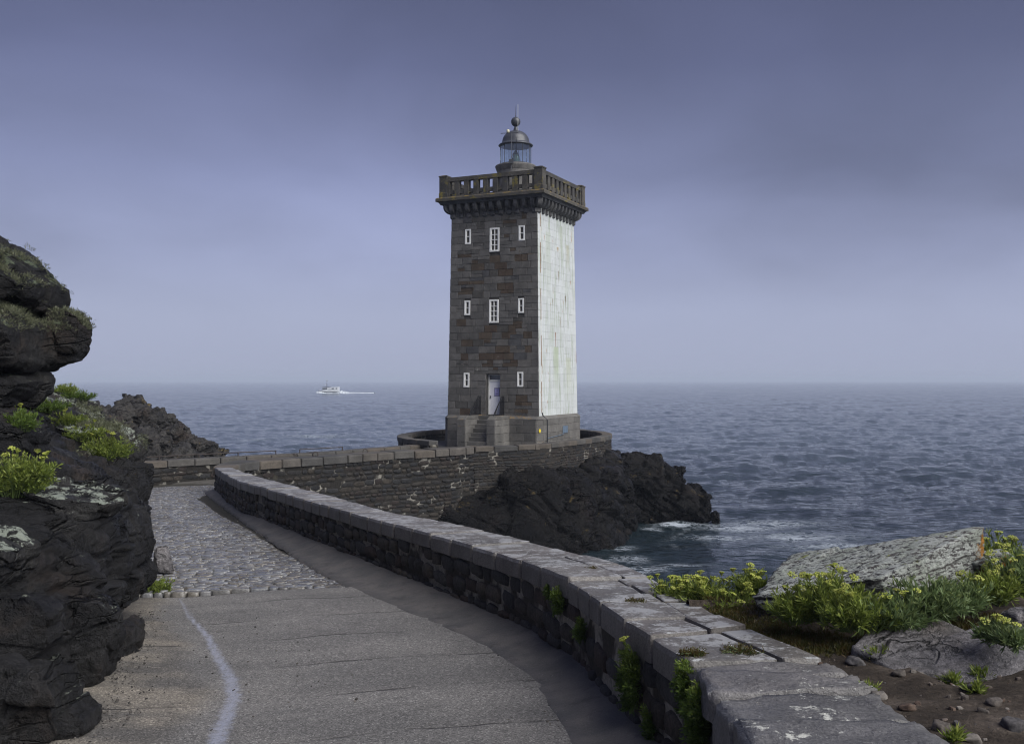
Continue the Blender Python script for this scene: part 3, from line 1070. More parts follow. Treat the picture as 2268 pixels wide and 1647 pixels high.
# ------------------------------------------------------------------ road (one sheet, from the viewer down to the causeway)
def build_road():
    ys = np.concatenate([np.arange(3.0, 18, .05), np.arange(18, 58, .2)])
    nu = 150
    yo = np.argsort(foot[:, 1])
    xr = np.interp(ys, foot[yo, 1], foot[yo, 0]) + .25
    far = ys > 35.5
    co = np.argsort(CI_s[:, 1])
    xr[far] = np.interp(ys[far], CI_s[co, 1], CI_s[co, 0]) + .15
    xl = np.interp(ys, [3, 8, 12, 17, 25, 42, 45.7, 48.4, 51.7, 58], [-9, -9, -9, -10, -14, -15.3, -11.2, -8.4, -5.9, -5.0])
    t = np.linspace(0, 1, nu)
    X = xl[:, None] * (1 - t) + xr[:, None] * t
    Y = np.repeat(ys[:, None], nu, 1)
    Z = road_z(Y)
    pts = np.stack([X.ravel(), Y.ravel()], 1)
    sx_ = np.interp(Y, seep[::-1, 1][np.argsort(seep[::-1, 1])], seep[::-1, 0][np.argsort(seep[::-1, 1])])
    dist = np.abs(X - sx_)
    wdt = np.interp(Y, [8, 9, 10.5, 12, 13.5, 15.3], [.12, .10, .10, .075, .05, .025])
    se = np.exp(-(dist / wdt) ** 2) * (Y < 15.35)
    Z = Z + np.clip(dist * .035, 0, .06) * (Y < 17) - .05 * (Y < 17) + .010 * fbm(np.stack([X.ravel(), Y.ravel(), 0 * X.ravel()], 1) * .8, 3, 3).reshape(X.shape)
    # the cobbles' bed lies a little lower
    cob = cobble_side(X, Y)
    Z = Z - .06 * (cob > 0)
    left = np.clip((sx_ - X) / .9 + .15, 0, 1) * (Y < 17)
    V = np.stack([X.ravel(), Y.ravel(), Z.ravel()], 1)
    Fc = grid_faces(len(ys), nu)
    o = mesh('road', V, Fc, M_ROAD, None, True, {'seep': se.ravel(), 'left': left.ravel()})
    o.data.materials.append(M_COBBLE_BED)
    o.data.materials.append(M_GROUND)
    cf = (cob.ravel()[Fc].mean(1) > .5).astype(np.int32)
    cf[V[Fc][:, :, 1].mean(1) > 42.4] = 2
    o.data.polygons.foreach_set('material_index', cf)
    return kind(o, 'structure')


def cobble_side(X, Y):
    """1 where the carriageway is cobbled"""
    lim = 15.35 + .22 * (X + 5.1)
    return ((Y > lim) & (Y < 42.5)).astype(float)


road = build_road()


# ---- cobbles, laid in rows across the road
def stone_base(kind_, seed):
    """unit stone: x width, y height, z outwards (0..1), about 40 triangles"""
    r = np.random.default_rng(seed)
    if kind_ == 'ashlar':
        o = np.array([(-.5, -.5), (0, -.5), (.5, -.5), (.5, 0), (.5, .5), (0, .5), (-.5, .5), (-.5, 0)], float)
        o += r.normal(0, .007, o.shape)
        rings = [(1.0, 0), (1.0, .75), (.955, 1.0)]
    elif kind_ == 'cobble':
        o = np.array([(-.5, -.34), (-.3, -.5), (.3, -.5), (.5, -.34), (.5, .34), (.3, .5), (-.3, .5), (-.5, .34)], float)
        o += r.normal(0, .035, o.shape)
        rings = [(1.0, 0), (.98, .85), (.88, 1.0)]
    else:
        n = 9
        a = np.sort((np.arange(n) + r.uniform(-.3, .3, n)) * 2 * math.pi / n)
        ca, sa = np.cos(a), np.sin(a)
        q = np.maximum(np.abs(ca), np.abs(sa))
        rad = .5 / q ** .9 * r.uniform(.90, 1.08, n)
        o = np.stack([ca * rad, sa * rad], 1)
        o = np.clip(o, -.52, .52)
        rings = [(1.0, 0), (.98, .6), (.84, .95)]
    V = []
    for s, z in rings:
        for (a_, b_) in o:
            V.append((a_ * s, b_ * s, z + (r.normal(0, .05) if z > .4 else 0)))
    n = len(o)
    V.append((r.normal(0, .06), r.normal(0, .06), 1.0 + abs(r.normal(0, .05))))
    Fc = [(i * n + k, i * n + (k + 1) % n, (i + 1) * n + (k + 1) % n, (i + 1) * n + k) for i in range(len(rings) - 1) for k in range(n)]
    Fc += [((len(rings) - 1) * n + k, (len(rings) - 1) * n + (k + 1) % n, len(V) - 1) for k in range(n)]
    return np.array(V), Fc


class StonePile:
    """places stones; the largest in view become objects of their own, the rest one joined part"""
    def __init__(s, kind_, mat, nvar=10, smooth=False, seed=0):
        s.bases, s.meshes = [], []
        for k in range(nvar):
            V, Fc = stone_base(kind_, seed + 31 * k)
            me = bpy.data.meshes.new('stone_shape')
            me.from_pydata([tuple(v) for v in V], [], Fc)
            me.materials.append(mat)
            if smooth:
                me.polygons.foreach_set('use_smooth', np.ones(len(me.polygons), bool))
            s.bases.append((V, Fc))
            s.meshes.append(me)
        s.items, s.mat, s.smooth = [], mat, smooth
    def put(s, c, ax, ay, az, w_, h_, d_):
        c, ax, ay, az = [np.asarray(q, float) for q in (c, ax, ay, az)]
        s.items.append((w_ * h_ / max(4.0, c[1] ** 2), c, ax * w_, ay * h_, az * d_, int(rng.integers(len(s.bases)))))
    def build(s, parent, name='stone', rest='small_stones', limit=295):
        s.items.sort(key=lambda q: -q[0])
        for (_, c, X, Y, Z, k) in s.items[:limit]:
            o = bpy.data.objects.new(name, s.meshes[k])
            o.matrix_basis = Matrix(((X[0], Y[0], Z[0], c[0]), (X[1], Y[1], Z[1], c[1]), (X[2], Y[2], Z[2], c[2]), (0, 0, 0, 1)))
            COL.objects.link(o)
            o.parent = parent
            if parent.type == 'EMPTY':
                o.matrix_parent_inverse = Matrix.Translation(-Vector(parent.location))
        rest_i = s.items[limit:]
        if rest_i:
            VV, FF, RR, off = [], [], [], 0
            for (_, c, X, Y, Z, k) in rest_i:
                V, Fc = s.bases[k]
                VV.append(V[:, :1] * X + V[:, 1:2] * Y + V[:, 2:] * Z + c)
                FF += [tuple(i + off for i in f) for f in Fc]
                RR.append(np.full(len(V), rng.random()))
                off += len(V)
            o = mesh(rest, np.concatenate(VV), FF, s.mat, parent, s.smooth, {'rnd': np.concatenate(RR)})
            kind(o, 'stuff')


def build_cobbles():
    pile = StonePile('cobble', M_COBBLE, 12, True, 400)
    yo = np.argsort(edge[:, 1])
    y = 14.55
    while y < 42.0:
        rowh = rng.uniform(.08, .145)
        xr = np.interp(y, edge[yo, 1], edge[yo, 0]) - .02
        if y > 35.5:
            xr = float(np.interp(y, CI_s[np.argsort(CI_s[:, 1]), 1], CI_s[np.argsort(CI_s[:, 1]), 0])) - .05
        xl = max(-6.3 - (y - 15) * .42, -15)
        x = xl + rng.uniform(0, .3)
        while x < xr - .05:
            w_ = min(rng.uniform(.10, .32), xr - x)
            cx = x + w_ / 2
            # the rows sag a little towards the wall
            yy = y + .22 * (cx + 5.1) + .12 * math.sin(cx * .7 + y)
            if w_ > .08 and yy > 15.4 + .22 * (cx + 5.1) + .02 and yy < 42.2:
                z = float(road_z(yy)) - .075 + .055 * math.cos((cx - xl) / max(xr - xl, 1) * math.pi - math.pi / 2)
                dip = .05 * float(vnoise(np.array([[cx * 1.4, yy * 1.4, 2]]), 8)[0])
                rot = rng.normal(.2, .05)
                ax = np.array([math.cos(rot), math.sin(rot), rng.normal(0, .018)])
                ay = np.array([-math.sin(rot), math.cos(rot), -.04 + rng.normal(0, .028)])
                az = np.cross(ax, ay)
                pile.put((cx, yy, z - .042 + dip * .3), ax, ay, az, w_ - .012, rowh - .012, .075 + rng.uniform(0, .012))
            x += w_
        y += rowh
    pile.build(road, 'cobble', 'small_cobbles')


build_cobbles()

# mortar haunch along the foot of the road wall
def build_haunch():
    n = 400
    A = resample(foot, n)
    B = resample(edge, n)
    rows = []
    prof = [(0.0, .16), (.10, .135), (.35, .085), (.65, .045), (.92, .02), (1.0, -.05)]
    for t, h in prof:
        L = A * (1 - t) + B * t
        if t == 0:
            L = L + (A - B) * .25
        z = road_z(L[:, 1]) + h
        wob = .018 * fbm(np.stack([L[:, 0], L[:, 1], 0 * z + t], 1) * 2.5, 3, 21)
        jit = .03 * vnoise(np.stack([L[:, 1] * 3, 0 * z + t, 0 * z], 1), 5) * (t > .5)
        rows.append(np.stack([L[:, 0] + jit, L[:, 1], z + wob], 1))
    V = np.stack(rows).reshape(-1, 3)
    o = mesh('mortar_haunch', V, grid_faces(len(rows), n)[:, ::-1], M_HAUNCH, None, True)
    return kind(o, 'structure')


build_haunch()


# ------------------------------------------------------------------ walls
def frame(line, k):
    k = int(np.clip(k, 1, len(line) - 2))
    t = line[k + 1] - line[k - 1]
    t = np.array([t[0], t[1], 0])
    return t / np.linalg.norm(t)


def cap_block(parent, c4, z4, th, mat, seed, name='coping_stone', rough=.008, worn=False, bev=.06, sub=(0, .06, .3, .7, .94, 1.0), zsub=(0, .2, .8, 1)):
    """one coping stone: 4 plan corners, top heights at them"""
    su = np.array(sub)
    sv = np.array(zsub)
    if worn:
        su = np.array([0, .03, .09, .18, .3, .42, .55, .68, .8, .9, .97, 1.0])
        sv = np.array([0, .25, .5, .75, .92, 1])
        bev = .09
    idx, V = {}, []
    nu, nz = len(su), len(sv)
    for i in range(nu):
        for j in range(nu):
            for k in range(nz):
                if not (i in (0, nu - 1) or j in (0, nu - 1) or k in (0, nz - 1)):
                    continue
                a, b, c = su[i], su[j], sv[k]
                ea, eb, ec = i in (0, nu - 1), j in (0, nu - 1), k == nz - 1
                cnt = ea + eb + ec
                pull = {0: 0, 1: 0, 2: .30, 3: .42}[cnt] * bev
                if cnt >= 2:
                    if ea:
                        a += pull * (1 if i == 0 else -1)
                    if eb:
                        b += pull * (1 if j == 0 else -1)
                    if ec:
                        c -= pull * 1.6
                idx[(i, j, k)] = len(V)
                p = ((1 - a) * (1 - b) * c4[0] + a * (1 - b) * c4[1] + a * b * c4[2] + (1 - a) * b * c4[3])
                zt = (1 - a) * (1 - b) * z4[0] + a * (1 - b) * z4[1] + a * b * z4[2] + (1 - a) * b * z4[3]
                V.append((p[0], p[1], zt - (1 - c) * th))
    Fc = []
    for i in range(nu - 1):
        for j in range(nu - 1):
            Fc.append((idx[i, j, nz - 1], idx[i + 1, j, nz - 1], idx[i + 1, j + 1, nz - 1], idx[i, j + 1, nz - 1]))
    for k in range(nz - 1):
        for i in range(nu - 1):
            Fc.append((idx[i, 0, k], idx[i + 1, 0, k], idx[i + 1, 0, k + 1], idx[i, 0, k + 1]))
            Fc.append((idx[i + 1, nu - 1, k], idx[i, nu - 1, k], idx[i, nu - 1, k + 1], idx[i + 1, nu - 1, k + 1]))
            Fc.append((idx[0, i + 1, k], idx[0, i, k], idx[0, i, k + 1], idx[0, i + 1, k + 1]))
            Fc.append((idx[nu - 1, i, k], idx[nu - 1, i + 1, k], idx[nu - 1, i + 1, k + 1], idx[nu - 1, i, k + 1]))
    V = np.array(V)
    q = V * 5
    V = V + rough * np.stack([vnoise(q, seed), vnoise(q, seed + 1), vnoise(q, seed + 2)], 1)
    if worn:
        V = V + rough * .45 * np.stack([vnoise(q * 3.1, seed + 3), vnoise(q * 3.1, seed + 4), vnoise(q * 3.1, seed + 5)], 1)
    o = mesh(name, V, Fc, mat, parent, worn)
    fix_normals(o)
    return o


def coping(parent, A, B, stations, th, mat, seed, over=.03, gap=.012, split=None, z_jit=.006, rough=.007, worn=False):
    """coping stones between the wall's two edges; split(t): share at which a stone is cut in two, or None"""
    n = len(A)
    for k in range(len(stations) - 1):
        i0 = stations[k] * (n - 1)
        i1 = stations[k + 1] * (n - 1)
        def at(L, i):
            a = int(min(i, n - 2))
            return L[a] * (1 - (i - a)) + L[a + 1] * (i - a)
        skew = rng.normal(0, .04)
        a0, a1, b0, b1 = at(A, i0), at(A, i1), at(B, i0), at(B, i1)
        tA = (a1 - a0) / (np.linalg.norm(a1 - a0) + 1e-6)
        tB = (b1 - b0) / (np.linalg.norm(b1 - b0) + 1e-6)
        a0, a1 = a0 + tA * gap, a1 - tA * gap
        b0, b1 = b0 + tB * gap, b1 - tB * gap
        for q0, q1 in ((a0, b0), (a1, b1)):
            w_ = (q1 - q0) / (np.linalg.norm(q1 - q0) + 1e-6)
            q0 -= w_ * over
            q1 += w_ * over
        dz = rng.normal(0, z_jit)
        cuts = [0, 1]
        if split:
            s_ = split(stations[k])
            if s_:
                cuts = [0, s_ + rng.normal(0, .05), 1]
        for m_ in range(len(cuts) - 1):
            c0, c1 = cuts[m_], cuts[m_ + 1]
            g0 = 0 if m_ == 0 else .014
            q = [a0 + (b0 - a0) * (c0 + g0), a1 + (b1 - a1) * (c0 + g0), a1 + (b1 - a1) * c1, a0 + (b0 - a0) * c1]
            zj = rng.normal(0, z_jit)
            cap_block(parent, [p_[:2] for p_ in q], [p_[2] + dz + zj + rng.normal(0, z_jit * .5) for p_ in q], th, mat, seed + 7 * k + m_, rough=rough, worn=worn)


def stations_by_length(A, B, lo, hi):
    L = (A + B) / 2
    s = np.concatenate([[0], np.cumsum(np.linalg.norm(np.diff(L[:, :2], axis=0), axis=1))])
    st, x = [0.0], 0.0
    while x < s[-1] - lo:
        x += rng.uniform(lo, hi)
        st.append(min(1.0, float(np.interp(x, s, np.linspace(0, 1, len(s))))))
    if st[-1] < 1:
        if 1 - st[-1] < .3 * (st[-1] - st[-2]):
            st[-1] = 1.0
        else:
            st.append(1.0)
    return st


def core(name, A, B, ztopA, zbotA, zbotB, mat, parent, n=160):
    """mortar body of a wall between its two faces"""
    A, B = resample(A, n), resample(B, n)
    zt = ztopA(A)
    rows = [np.stack([A[:, 0], A[:, 1], zbotA(A)], 1), np.stack([A[:, 0], A[:, 1], zbotA(A) * .5 + zt * .5], 1), np.stack([A[:, 0], A[:, 1], zt], 1),
            np.stack([B[:, 0], B[:, 1], ztopA(B)], 1), np.stack([B[:, 0], B[:, 1], zbotB(B)], 1)]
    V = np.stack(rows).reshape(-1, 3)
    Fc = grid_faces(len(rows), n)
    Fs = [tuple(f) for f in Fc] + [tuple(k * n for k in range(len(rows)))[::-1], tuple(k * n + n - 1 for k in range(len(rows)))]
    o = mesh(name, V, Fs, mat, parent)
    return fix_normals(o)


def rubble(pile, line, side, ztop, zbot, hh, ww, depth, gap=.02, skip=None, batter=0.0, flat_courses=.6):
    """irregular courses of rubble on the wall face that follows `line`; side +1: face looks left of travel"""
    seg = np.linalg.norm(np.diff(line[:, :2], axis=0), axis=1)
    s = np.concatenate([[0], np.cumsum(seg)])
    n = len(line)
    zt_all, zb_all = ztop(line), zbot(line)
    H = float(np.max(zt_all - zb_all))
    v = 0.0
    while v < H:
        h = rng.uniform(*hh)
        x = rng.uniform(-.2, 0)
        while x < s[-1]:
            w_ = rng.uniform(*ww) * (1.25 if h > np.mean(hh) else .9)
            cx = min(max(x + w_ / 2, 0), s[-1])
            k = int(np.clip(np.searchsorted(s, cx), 1, n - 1))
            f = (cx - s[k - 1]) / max(seg[k - 1], 1e-6)
            p = line[k - 1] * (1 - f) + line[k] * f
            zt, zb = zt_all[k], zb_all[k]
            wav = .35 * h * float(vnoise(np.array([[cx * .8, v * 1.3, 1.0]]), 77)[0])
            z = zt - v - h / 2 + wav
            if z - h * .4 > zb and z + h * .35 < zt and not (skip and skip(cx / s[-1], zt - z)):
                t = frame(line, k)
                nn = np.array([-t[1], t[0], 0]) * side
                ax = t * side * -1
                up = np.array([0, 0, 1.0])
                ax = np.cross(up, nn)
                rot = rng.normal(0, .05)
                ax2 = ax * math.cos(rot) + up * math.sin(rot)
                up2 = np.cross(nn, ax2)
                hs = h * rng.uniform(.8, 1.08)
                pile.put((p[0] + nn[0] * (-.02 + batter * v), p[1] + nn[1] * (-.02 + batter * v), z), ax2, up2, nn + np.array([0, 0, 0]), w_ - gap, hs - gap, depth * rng.uniform(.6, 1.25))
            x += w_
        v += h


# --- the wall beside the road
road_wall = empty('parapet_wall', tuple(I_near[6]), 'long curving granite capped rubble wall along the right side of the road', 'wall')
def shift_in(A, B, d):
    w_ = B - A
    w_ = w_ / np.linalg.norm(w_[:, :2], axis=1, keepdims=True)
    return A + w_ * d, B - w_ * d


CAPT = .23
# stations along the wall measured on both edges together
def paired(A, B, n):
    """pair the two edges of a wall by nearest points so the coping joints run square across"""
    A, B = resample(A, n), resample(B, 900)
    out, k = [], 0
    for i in range(n):
        d = np.linalg.norm(B[k:k + 220, :2] - A[i, :2], axis=1)
        k = k + int(np.argmin(d))
        out.append(B[k])
    out = np.array(out)
    out[0] = B[0]
    out[-1] = B[-1]
    ker = np.hanning(15)[1:-1]
    ker /= ker.sum()
    q = np.concatenate([np.repeat(out[:1], 6, 0), out, np.repeat(out[-1:], 6, 0)])
    return A, np.stack([np.convolve(q[:, c], ker, 'valid') for c in range(3)], 1)


A0, B0 = paired(I_s, O_s, 600)
Ai, Bi = shift_in(A0, B0, .035)
core('mortar_core', Ai, Bi, lambda L: L[:, 2] - CAPT + .02 if len(L) else 0, lambda L: road_z(L[:, 1]) - .1, lambda L: L[:, 2] - 3.2, M_MORTAR_NEAR, road_wall, 220)
# the nearest stretch is laid with big worn slabs, then two stones across, then one
L_ = np.concatenate([[0], np.cumsum(np.linalg.norm(np.diff(((A0 + B0) / 2)[:, :2], axis=0), axis=1))])
st_all = [0.0]
x_ = 0.0
near_len = [.62, .66, .50, .34]
for d_ in near_len:
    x_ += d_
    st_all.append(float(np.interp(x_, L_, np.linspace(0, 1, len(L_)))))
k_worn = len(near_len)
while x_ < L_[-1] - .5:
    x_ += rng.choice([.42, .55, .62, .80, .95]) if x_ < 7 else rng.uniform(.6, 1.05)
    st_all.append(min(1.0, float(np.interp(x_, L_, np.linspace(0, 1, len(L_))))))
st_all[-1] = 1.0
coping(road_wall, A0, B0, st_all[:k_worn + 1], .24, M_CAP_OLD, 900, over=.04, gap=.02, z_jit=.02, rough=.030, worn=True)
wsplit = float(np.interp(7.2, L_, np.linspace(0, 1, len(L_))))
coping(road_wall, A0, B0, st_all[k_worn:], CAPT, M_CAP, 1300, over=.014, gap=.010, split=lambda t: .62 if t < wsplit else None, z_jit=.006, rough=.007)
pile = StonePile('rubble', M_RUBBLE_NEAR, 12, True, 50)
rubble(pile, Ai, +1, lambda L: L[:, 2] - CAPT, lambda L: road_z(L[:, 1]) + .02, (.11, .25), (.18, .50), .065, .034)
pile.build(road_wall, 'stone', 'small_stones')

# --- cove side wall of the causeway
cove_wall = empty('causeway_wall', tuple(CO[3]), 'dark rubble sea wall of the causeway facing the cove, with reddish coping', 'wall')
C0, D0 = paired(CO_s, CI_s, 400)
Ci, Di = shift_in(C0, D0, .05)
zbot_cove = lambda L: 0 * L[:, 0] - .5
core('mortar_core', Ci, Di, lambda L: L[:, 2] - .30 + .02, zbot_cove, lambda L: road_z(L[:, 1]) - .3, M_MORTAR_SEA, cove_wall)
coping(cove_wall, C0, D0, stations_by_length(C0, D0, .7, 1.25), .32, M_CAP_FAR, 2100, over=.04, gap=.014, z_jit=.008)
hole = lambda t, dep: (abs(t - .46) < .014 and .55 < dep < 1.0) or (abs(t - .62) < .012 and .55 < dep < .95) or (abs(t - .25) < .012 and .6 < dep < 1.0) or (abs(t - .955) < .03 and 1.75 < dep < 2.0)
pile = StonePile('rubble', M_RUBBLE, 12, True, 60)
rubble(pile, Ci, -1, lambda L: L[:, 2] - .32, lambda L: 0 * L[:, 0] + 1.2, (.13, .27), (.20, .58), .05, .030, skip=hole)
pile.build(cove_wall, 'stone', 'small_stones')
# openings that drain the causeway
for t, dep in ((.46, .78), (.62, .75), (.25, .8), (.955, 1.88)):
    k = int(t * 399)
    tt = frame(Ci, k)
    nn = np.array([tt[1], -tt[0], 0])
    c = Ci[k]
    MB().prism([(-.13 if t < .9 else -.3, -.2 if t < .9 else -.12), (.13 if t < .9 else .3, -.2 if t < .9 else -.12), (.13 if t < .9 else .3, .2 if t < .9 else .12), (-.13 if t < .9 else -.3, .2 if t < .9 else .12)],
               tt, (0, 0, 1), nn, (c[0] + nn[0] * .004, c[1] + nn[1] * .004, c[2] - dep), .004).build('drain_opening', M_COBBLE_BED, cove_wall)

# --- seaward parapet with its low rail
sea_wall = empty('causeway_parapet', tuple(LI[1]), 'stone parapet behind the cobbles topped by a low iron rail', 'wall')
Li, Lo = shift_in(LI_s, LO_s, .04)
core('mortar_core', Li, Lo, lambda L: L[:, 2] - .26, lambda L: road_z(L[:, 1]) - .2, lambda L: 0 * L[:, 0] - .5, M_MORTAR_SEA, sea_wall)
coping(sea_wall, LI_s, LO_s, stations_by_length(LI_s, LO_s, .75, 1.3), .28, M_CAP_FAR, 2500, over=.03, gap=.014)
pile = StonePile('rubble', M_RUBBLE, 12, True, 70)
rubble(pile, Li, -1, lambda L: L[:, 2] - .28, lambda L: road_z(L[:, 1]) - .05, (.13, .26), (.22, .58), .05, .030)
pile.build(sea_wall, 'stone', 'small_stones')


def rail(pu, label):
    k0, k1 = [int(np.argmin(np.abs((LI_s[:, 0] / LI_s[:, 1] * F + U0) - u))) for u in pu]
    mid = (LI_s * .35 + LO_s * .65)
    pts = [mid[k] + np.array([0, 0, .16]) for k in np.linspace(k0, k1, 12).astype(int)]
    e = empty('iron_rail', tuple(mid[k0]), label, 'rail', 'low iron rails on the causeway parapet')
    MB().tube(pts, .022, 6).build('bar', M_IRON, e, True)
    npst = max(2, int(round(np.linalg.norm(pts[-1] - pts[0]) / 2.0)) + 1)
    for k in np.linspace(k0, k1, npst).astype(int):
        q = mid[k]
        MB().tube([q + np.array([0, 0, -.02]), q + np.array([0, 0, .16])], .024, 6).build('post', M_IRON, e)


rail((262, 621), 'long rusty iron rail on the parapet behind the cobbles, left one')
rail((674, 770), 'short rusty iron rail on the parapet, nearer the lighthouse')


def ring(c, r, ax, label):
    ax = np.asarray(ax, float)
    ay = np.array([0, .25, 1.0])
    ay /= np.linalg.norm(ay)
    pts = [np.asarray(c) + r * (math.cos(a) * ax + math.sin(a) * ay) for a in np.linspace(0, 2 * math.pi, 15)]
    o = MB().tube(pts, .018, 6, False).build('mooring_ring', M_IRON, None, True)
    return tag(o, label, 'ring', 'mooring rings on the causeway walls')


kq = int(np.argmin(np.abs((LI_s[:, 0] / LI_s[:, 1] * F + U0) - 649)))
ring(LI_s[kq] + np.array([.03, -.06, -.10]), .10, (1, 0, 0), 'iron ring hanging on the parapet between the two rails')
for u, lb in ((690, 'iron ring lying on the coping of the cove wall, left one'), (800, 'iron ring lying on the coping of the cove wall, right one')):
    kq = int(np.argmin(np.abs((D0[:, 0] / D0[:, 1] * F + U0) - u)))
    q = D0[kq] * .7 + C0[kq] * .3
    ring(q + np.array([0, 0, .05]), .10, (1, 0, 0), lb).rotation_euler = (0, 0, 0)

# --- court wall
court_wall = empty('court_wall', tuple(CT[4]), 'rounded rubble wall enclosing the lighthouse court on the rock', 'wall')
Co, Cn = shift_in(CT_s, CTI_s, .04)
core('mortar_core', Co, Cn, lambda L: L[:, 2] - .20, lambda L: 0 * L[:, 0] + 2.6, lambda L: 0 * L[:, 0] + 4.3, M_MORTAR_COURT, court_wall, 240)
coping(court_wall, CT_s, CTI_s, stations_by_length(CT_s, CTI_s, .7, 1.3), .24, M_CAP_FAR, 3100, over=.03, gap=.014)
half = Co[:int(len(Co) * .46)]
pile = StonePile('rubble', M_RUBBLE, 12, True, 80)
chole = lambda t, dep: (abs(t - .22) < .012 and .35 < dep < .75) or (abs(t - .60) < .012 and .35 < dep < .75)
rubble(pile, half, -1, lambda L: L[:, 2] - .24, lambda L: 0 * L[:, 0] + 3.1, (.10, .20), (.18, .52), .045, .030, skip=chole)
rubble(pile, Cn[int(len(Cn) * .46):], +1, lambda L: L[:, 2] - .24, lambda L: 0 * L[:, 0] + 4.45, (.12, .24), (.25, .6), .05, .03)
pile.build(court_wall, 'stone', 'small_stones')
# court floor
q = resample(CTI_s[:, :3], 120)
V = np.concatenate([np.stack([q[:, 0], q[:, 1], 0 * q[:, 0] + 4.52], 1), [[0, 58, 4.52]]])
kind(mesh('courtyard_floor', V, [(i, i + 1, 120) for i in range(119)] + [(119, 0, 120)], M_GROUND), 'structure')

# ------------------------------------------------------------------ lighthouse
TH = math.radians(25.3)
E1 = np.array([-math.cos(TH), math.sin(TH), 0])      # along the granite front, to the left
E2 = np.array([math.sin(TH), math.cos(TH), 0])       # along the white side, away
HW = 2.935
CORN = np.array([1.524, 56.0, 0])
OC = CORN + (E1 + E2) * HW
ZP, ZS = EYE - 2.03, EYE + 9.51                      # top of plinth, underside of corbels
ZK = EYE + 10.26                                     # underside of cornice
UP = np.array([0, 0, 1.0])
FR, RT = -E2, -E1                                    # outward normals: granite front, white side


def kz(z):
    return 1 - .17 / HW * np.clip((z - ZP) / 11.5, -.2, 1.1)


def tw(a, b, z):
    """tower point: a to the right along the front, b to the back, from the axis"""
    k = kz(z)
    return OC + RT * a * k + E2 * b * k + UP * z


def front_q(u, v):
    """where picture place (u,v) meets the granite front: (right, up)"""
    s = (u - U0) / F
    z = 12.0
    for _ in range(4):
        k = float(kz(z))
        base = OC + E2 * (-HW * k)
        q = (s * base[1] - base[0]) / (RT[0] - s * RT[1])
        y = base[1] + RT[1] * q
        z = EYE - (v - V0) / F * y
    return q / k, z


lh = empty('lighthouse', (OC[0], OC[1], 4.5), 'square granite lighthouse with one white painted side and glass lantern', 'lighthouse')


def c2(cx, cy):
    return (1740 + cx / 3.1667) / 1.806, (800 + cy / 3.1667) / 1.806


def c3(cx, cy):
    return (1740 + cx / 2.994) / 1.806, (1300 + cy / 2.994) / 1.806


wins = []     # (q0,q1,z0,z1, columns, rows)
for (x0, x1, y0, y1, cols, rows, cv) in ((383, 456, 370, 560, 1, 2, c2), (695, 817, 352, 655, 2, 4, c2), (1062, 1140, 322, 515, 1, 2, c2),
                                         (375, 447, 1273, 1458, 1, 2, c2), (687, 807, 1260, 1555, 2, 4, c2), (1054, 1128, 1243, 1430, 1, 2, c2),
                                         (345, 413, 570, 742, 1, 2, c3), (985, 1058, 560, 738, 1, 2, c3)):
    a = front_q(*cv(x0, (y0 + y1) / 2))
    b = front_q(*cv(x1, (y0 + y1) / 2))
    zt = front_q(*cv((x0 + x1) / 2, y0))[1]
    zb = front_q(*cv((x0 + x1) / 2, y1))[1]
    wins.append((a[0], b[0], zb, zt, cols, rows))
dq0 = front_q(*c3(613, 800))[0]
dq1 = front_q(*c3(778, 800))[0]
dz1 = front_q(*c3(695, 588))[1]
DOOR = (dq0, dq1, ZP, dz1)
DD = .48                                             # depth of the door recess


def slab(mb, q0, q1, z0, z1, b0, b1):
    """block of the tower between front distances b0..b1 (b = -HW is the wall face)"""
    mb.hexa([tw(q0, b0, z0), tw(q1, b0, z0), tw(q1, b1, z0), tw(q0, b1, z0), tw(q0, b0, z1), tw(q1, b0, z1), tw(q1, b1, z1), tw(q0, b1, z1)])


# body: the mortar behind the facing stones
mb = MB()
e_ = .035
slab(mb, -HW + e_, HW - e_, ZP - .2, ZK, -HW + DD, HW - e_)
mb.build('inner_wall', M_MORTAR_T, lh)
mb = MB()
slab(mb, -HW + e_, dq0, ZP - .2, ZK, -HW + e_, -HW + DD - .003)
slab(mb, dq1, HW - e_, ZP - .2, ZK, -HW + e_, -HW + DD - .003)
slab(mb, dq0 + .003, dq1 - .003, dz1, ZK, -HW + e_, -HW + DD - .003)
front_wall = mb.build('front_wall', M_MORTAR_T, lh)
front_wall['label'] = 'granite front of mixed grey and brown stones'

ops = [(w_[0] - .02, w_[1] + .02, w_[2] - .02, w_[3] + .02) for w_ in wins] + [(DOOR[0], DOOR[1], ZP - .1, DOOR[3])]
pile_a = StonePile('ashlar', M_ASHLAR, 10, False, 5)
pile_q = StonePile('ashlar', M_QUOIN, 6, False, 6)


def face_stone(pl, q0, q1, z0, z1, gap=.012, out=.0, dep=.05):
    for (a, b, c, d) in ops:
        if q0 < b + .06 and q1 > a - .06 and z0 < d + .22 and z1 > c - .1:
            pl = pile_q
    zc, qc = (z0 + z1) / 2, (q0 + q1) / 2
    c = tw(qc, -HW + e_ - .004, zc)
    ln = (tw(qc, -HW, zc + .5) - tw(qc, -HW, zc - .5))
    nn = np.cross(RT, ln)
    nn /= np.linalg.norm(nn)
    k = float(kz(zc))
    pl.put(c, RT, ln, nn, (q1 - q0) * k - gap, z1 - z0 - gap, dep + out)


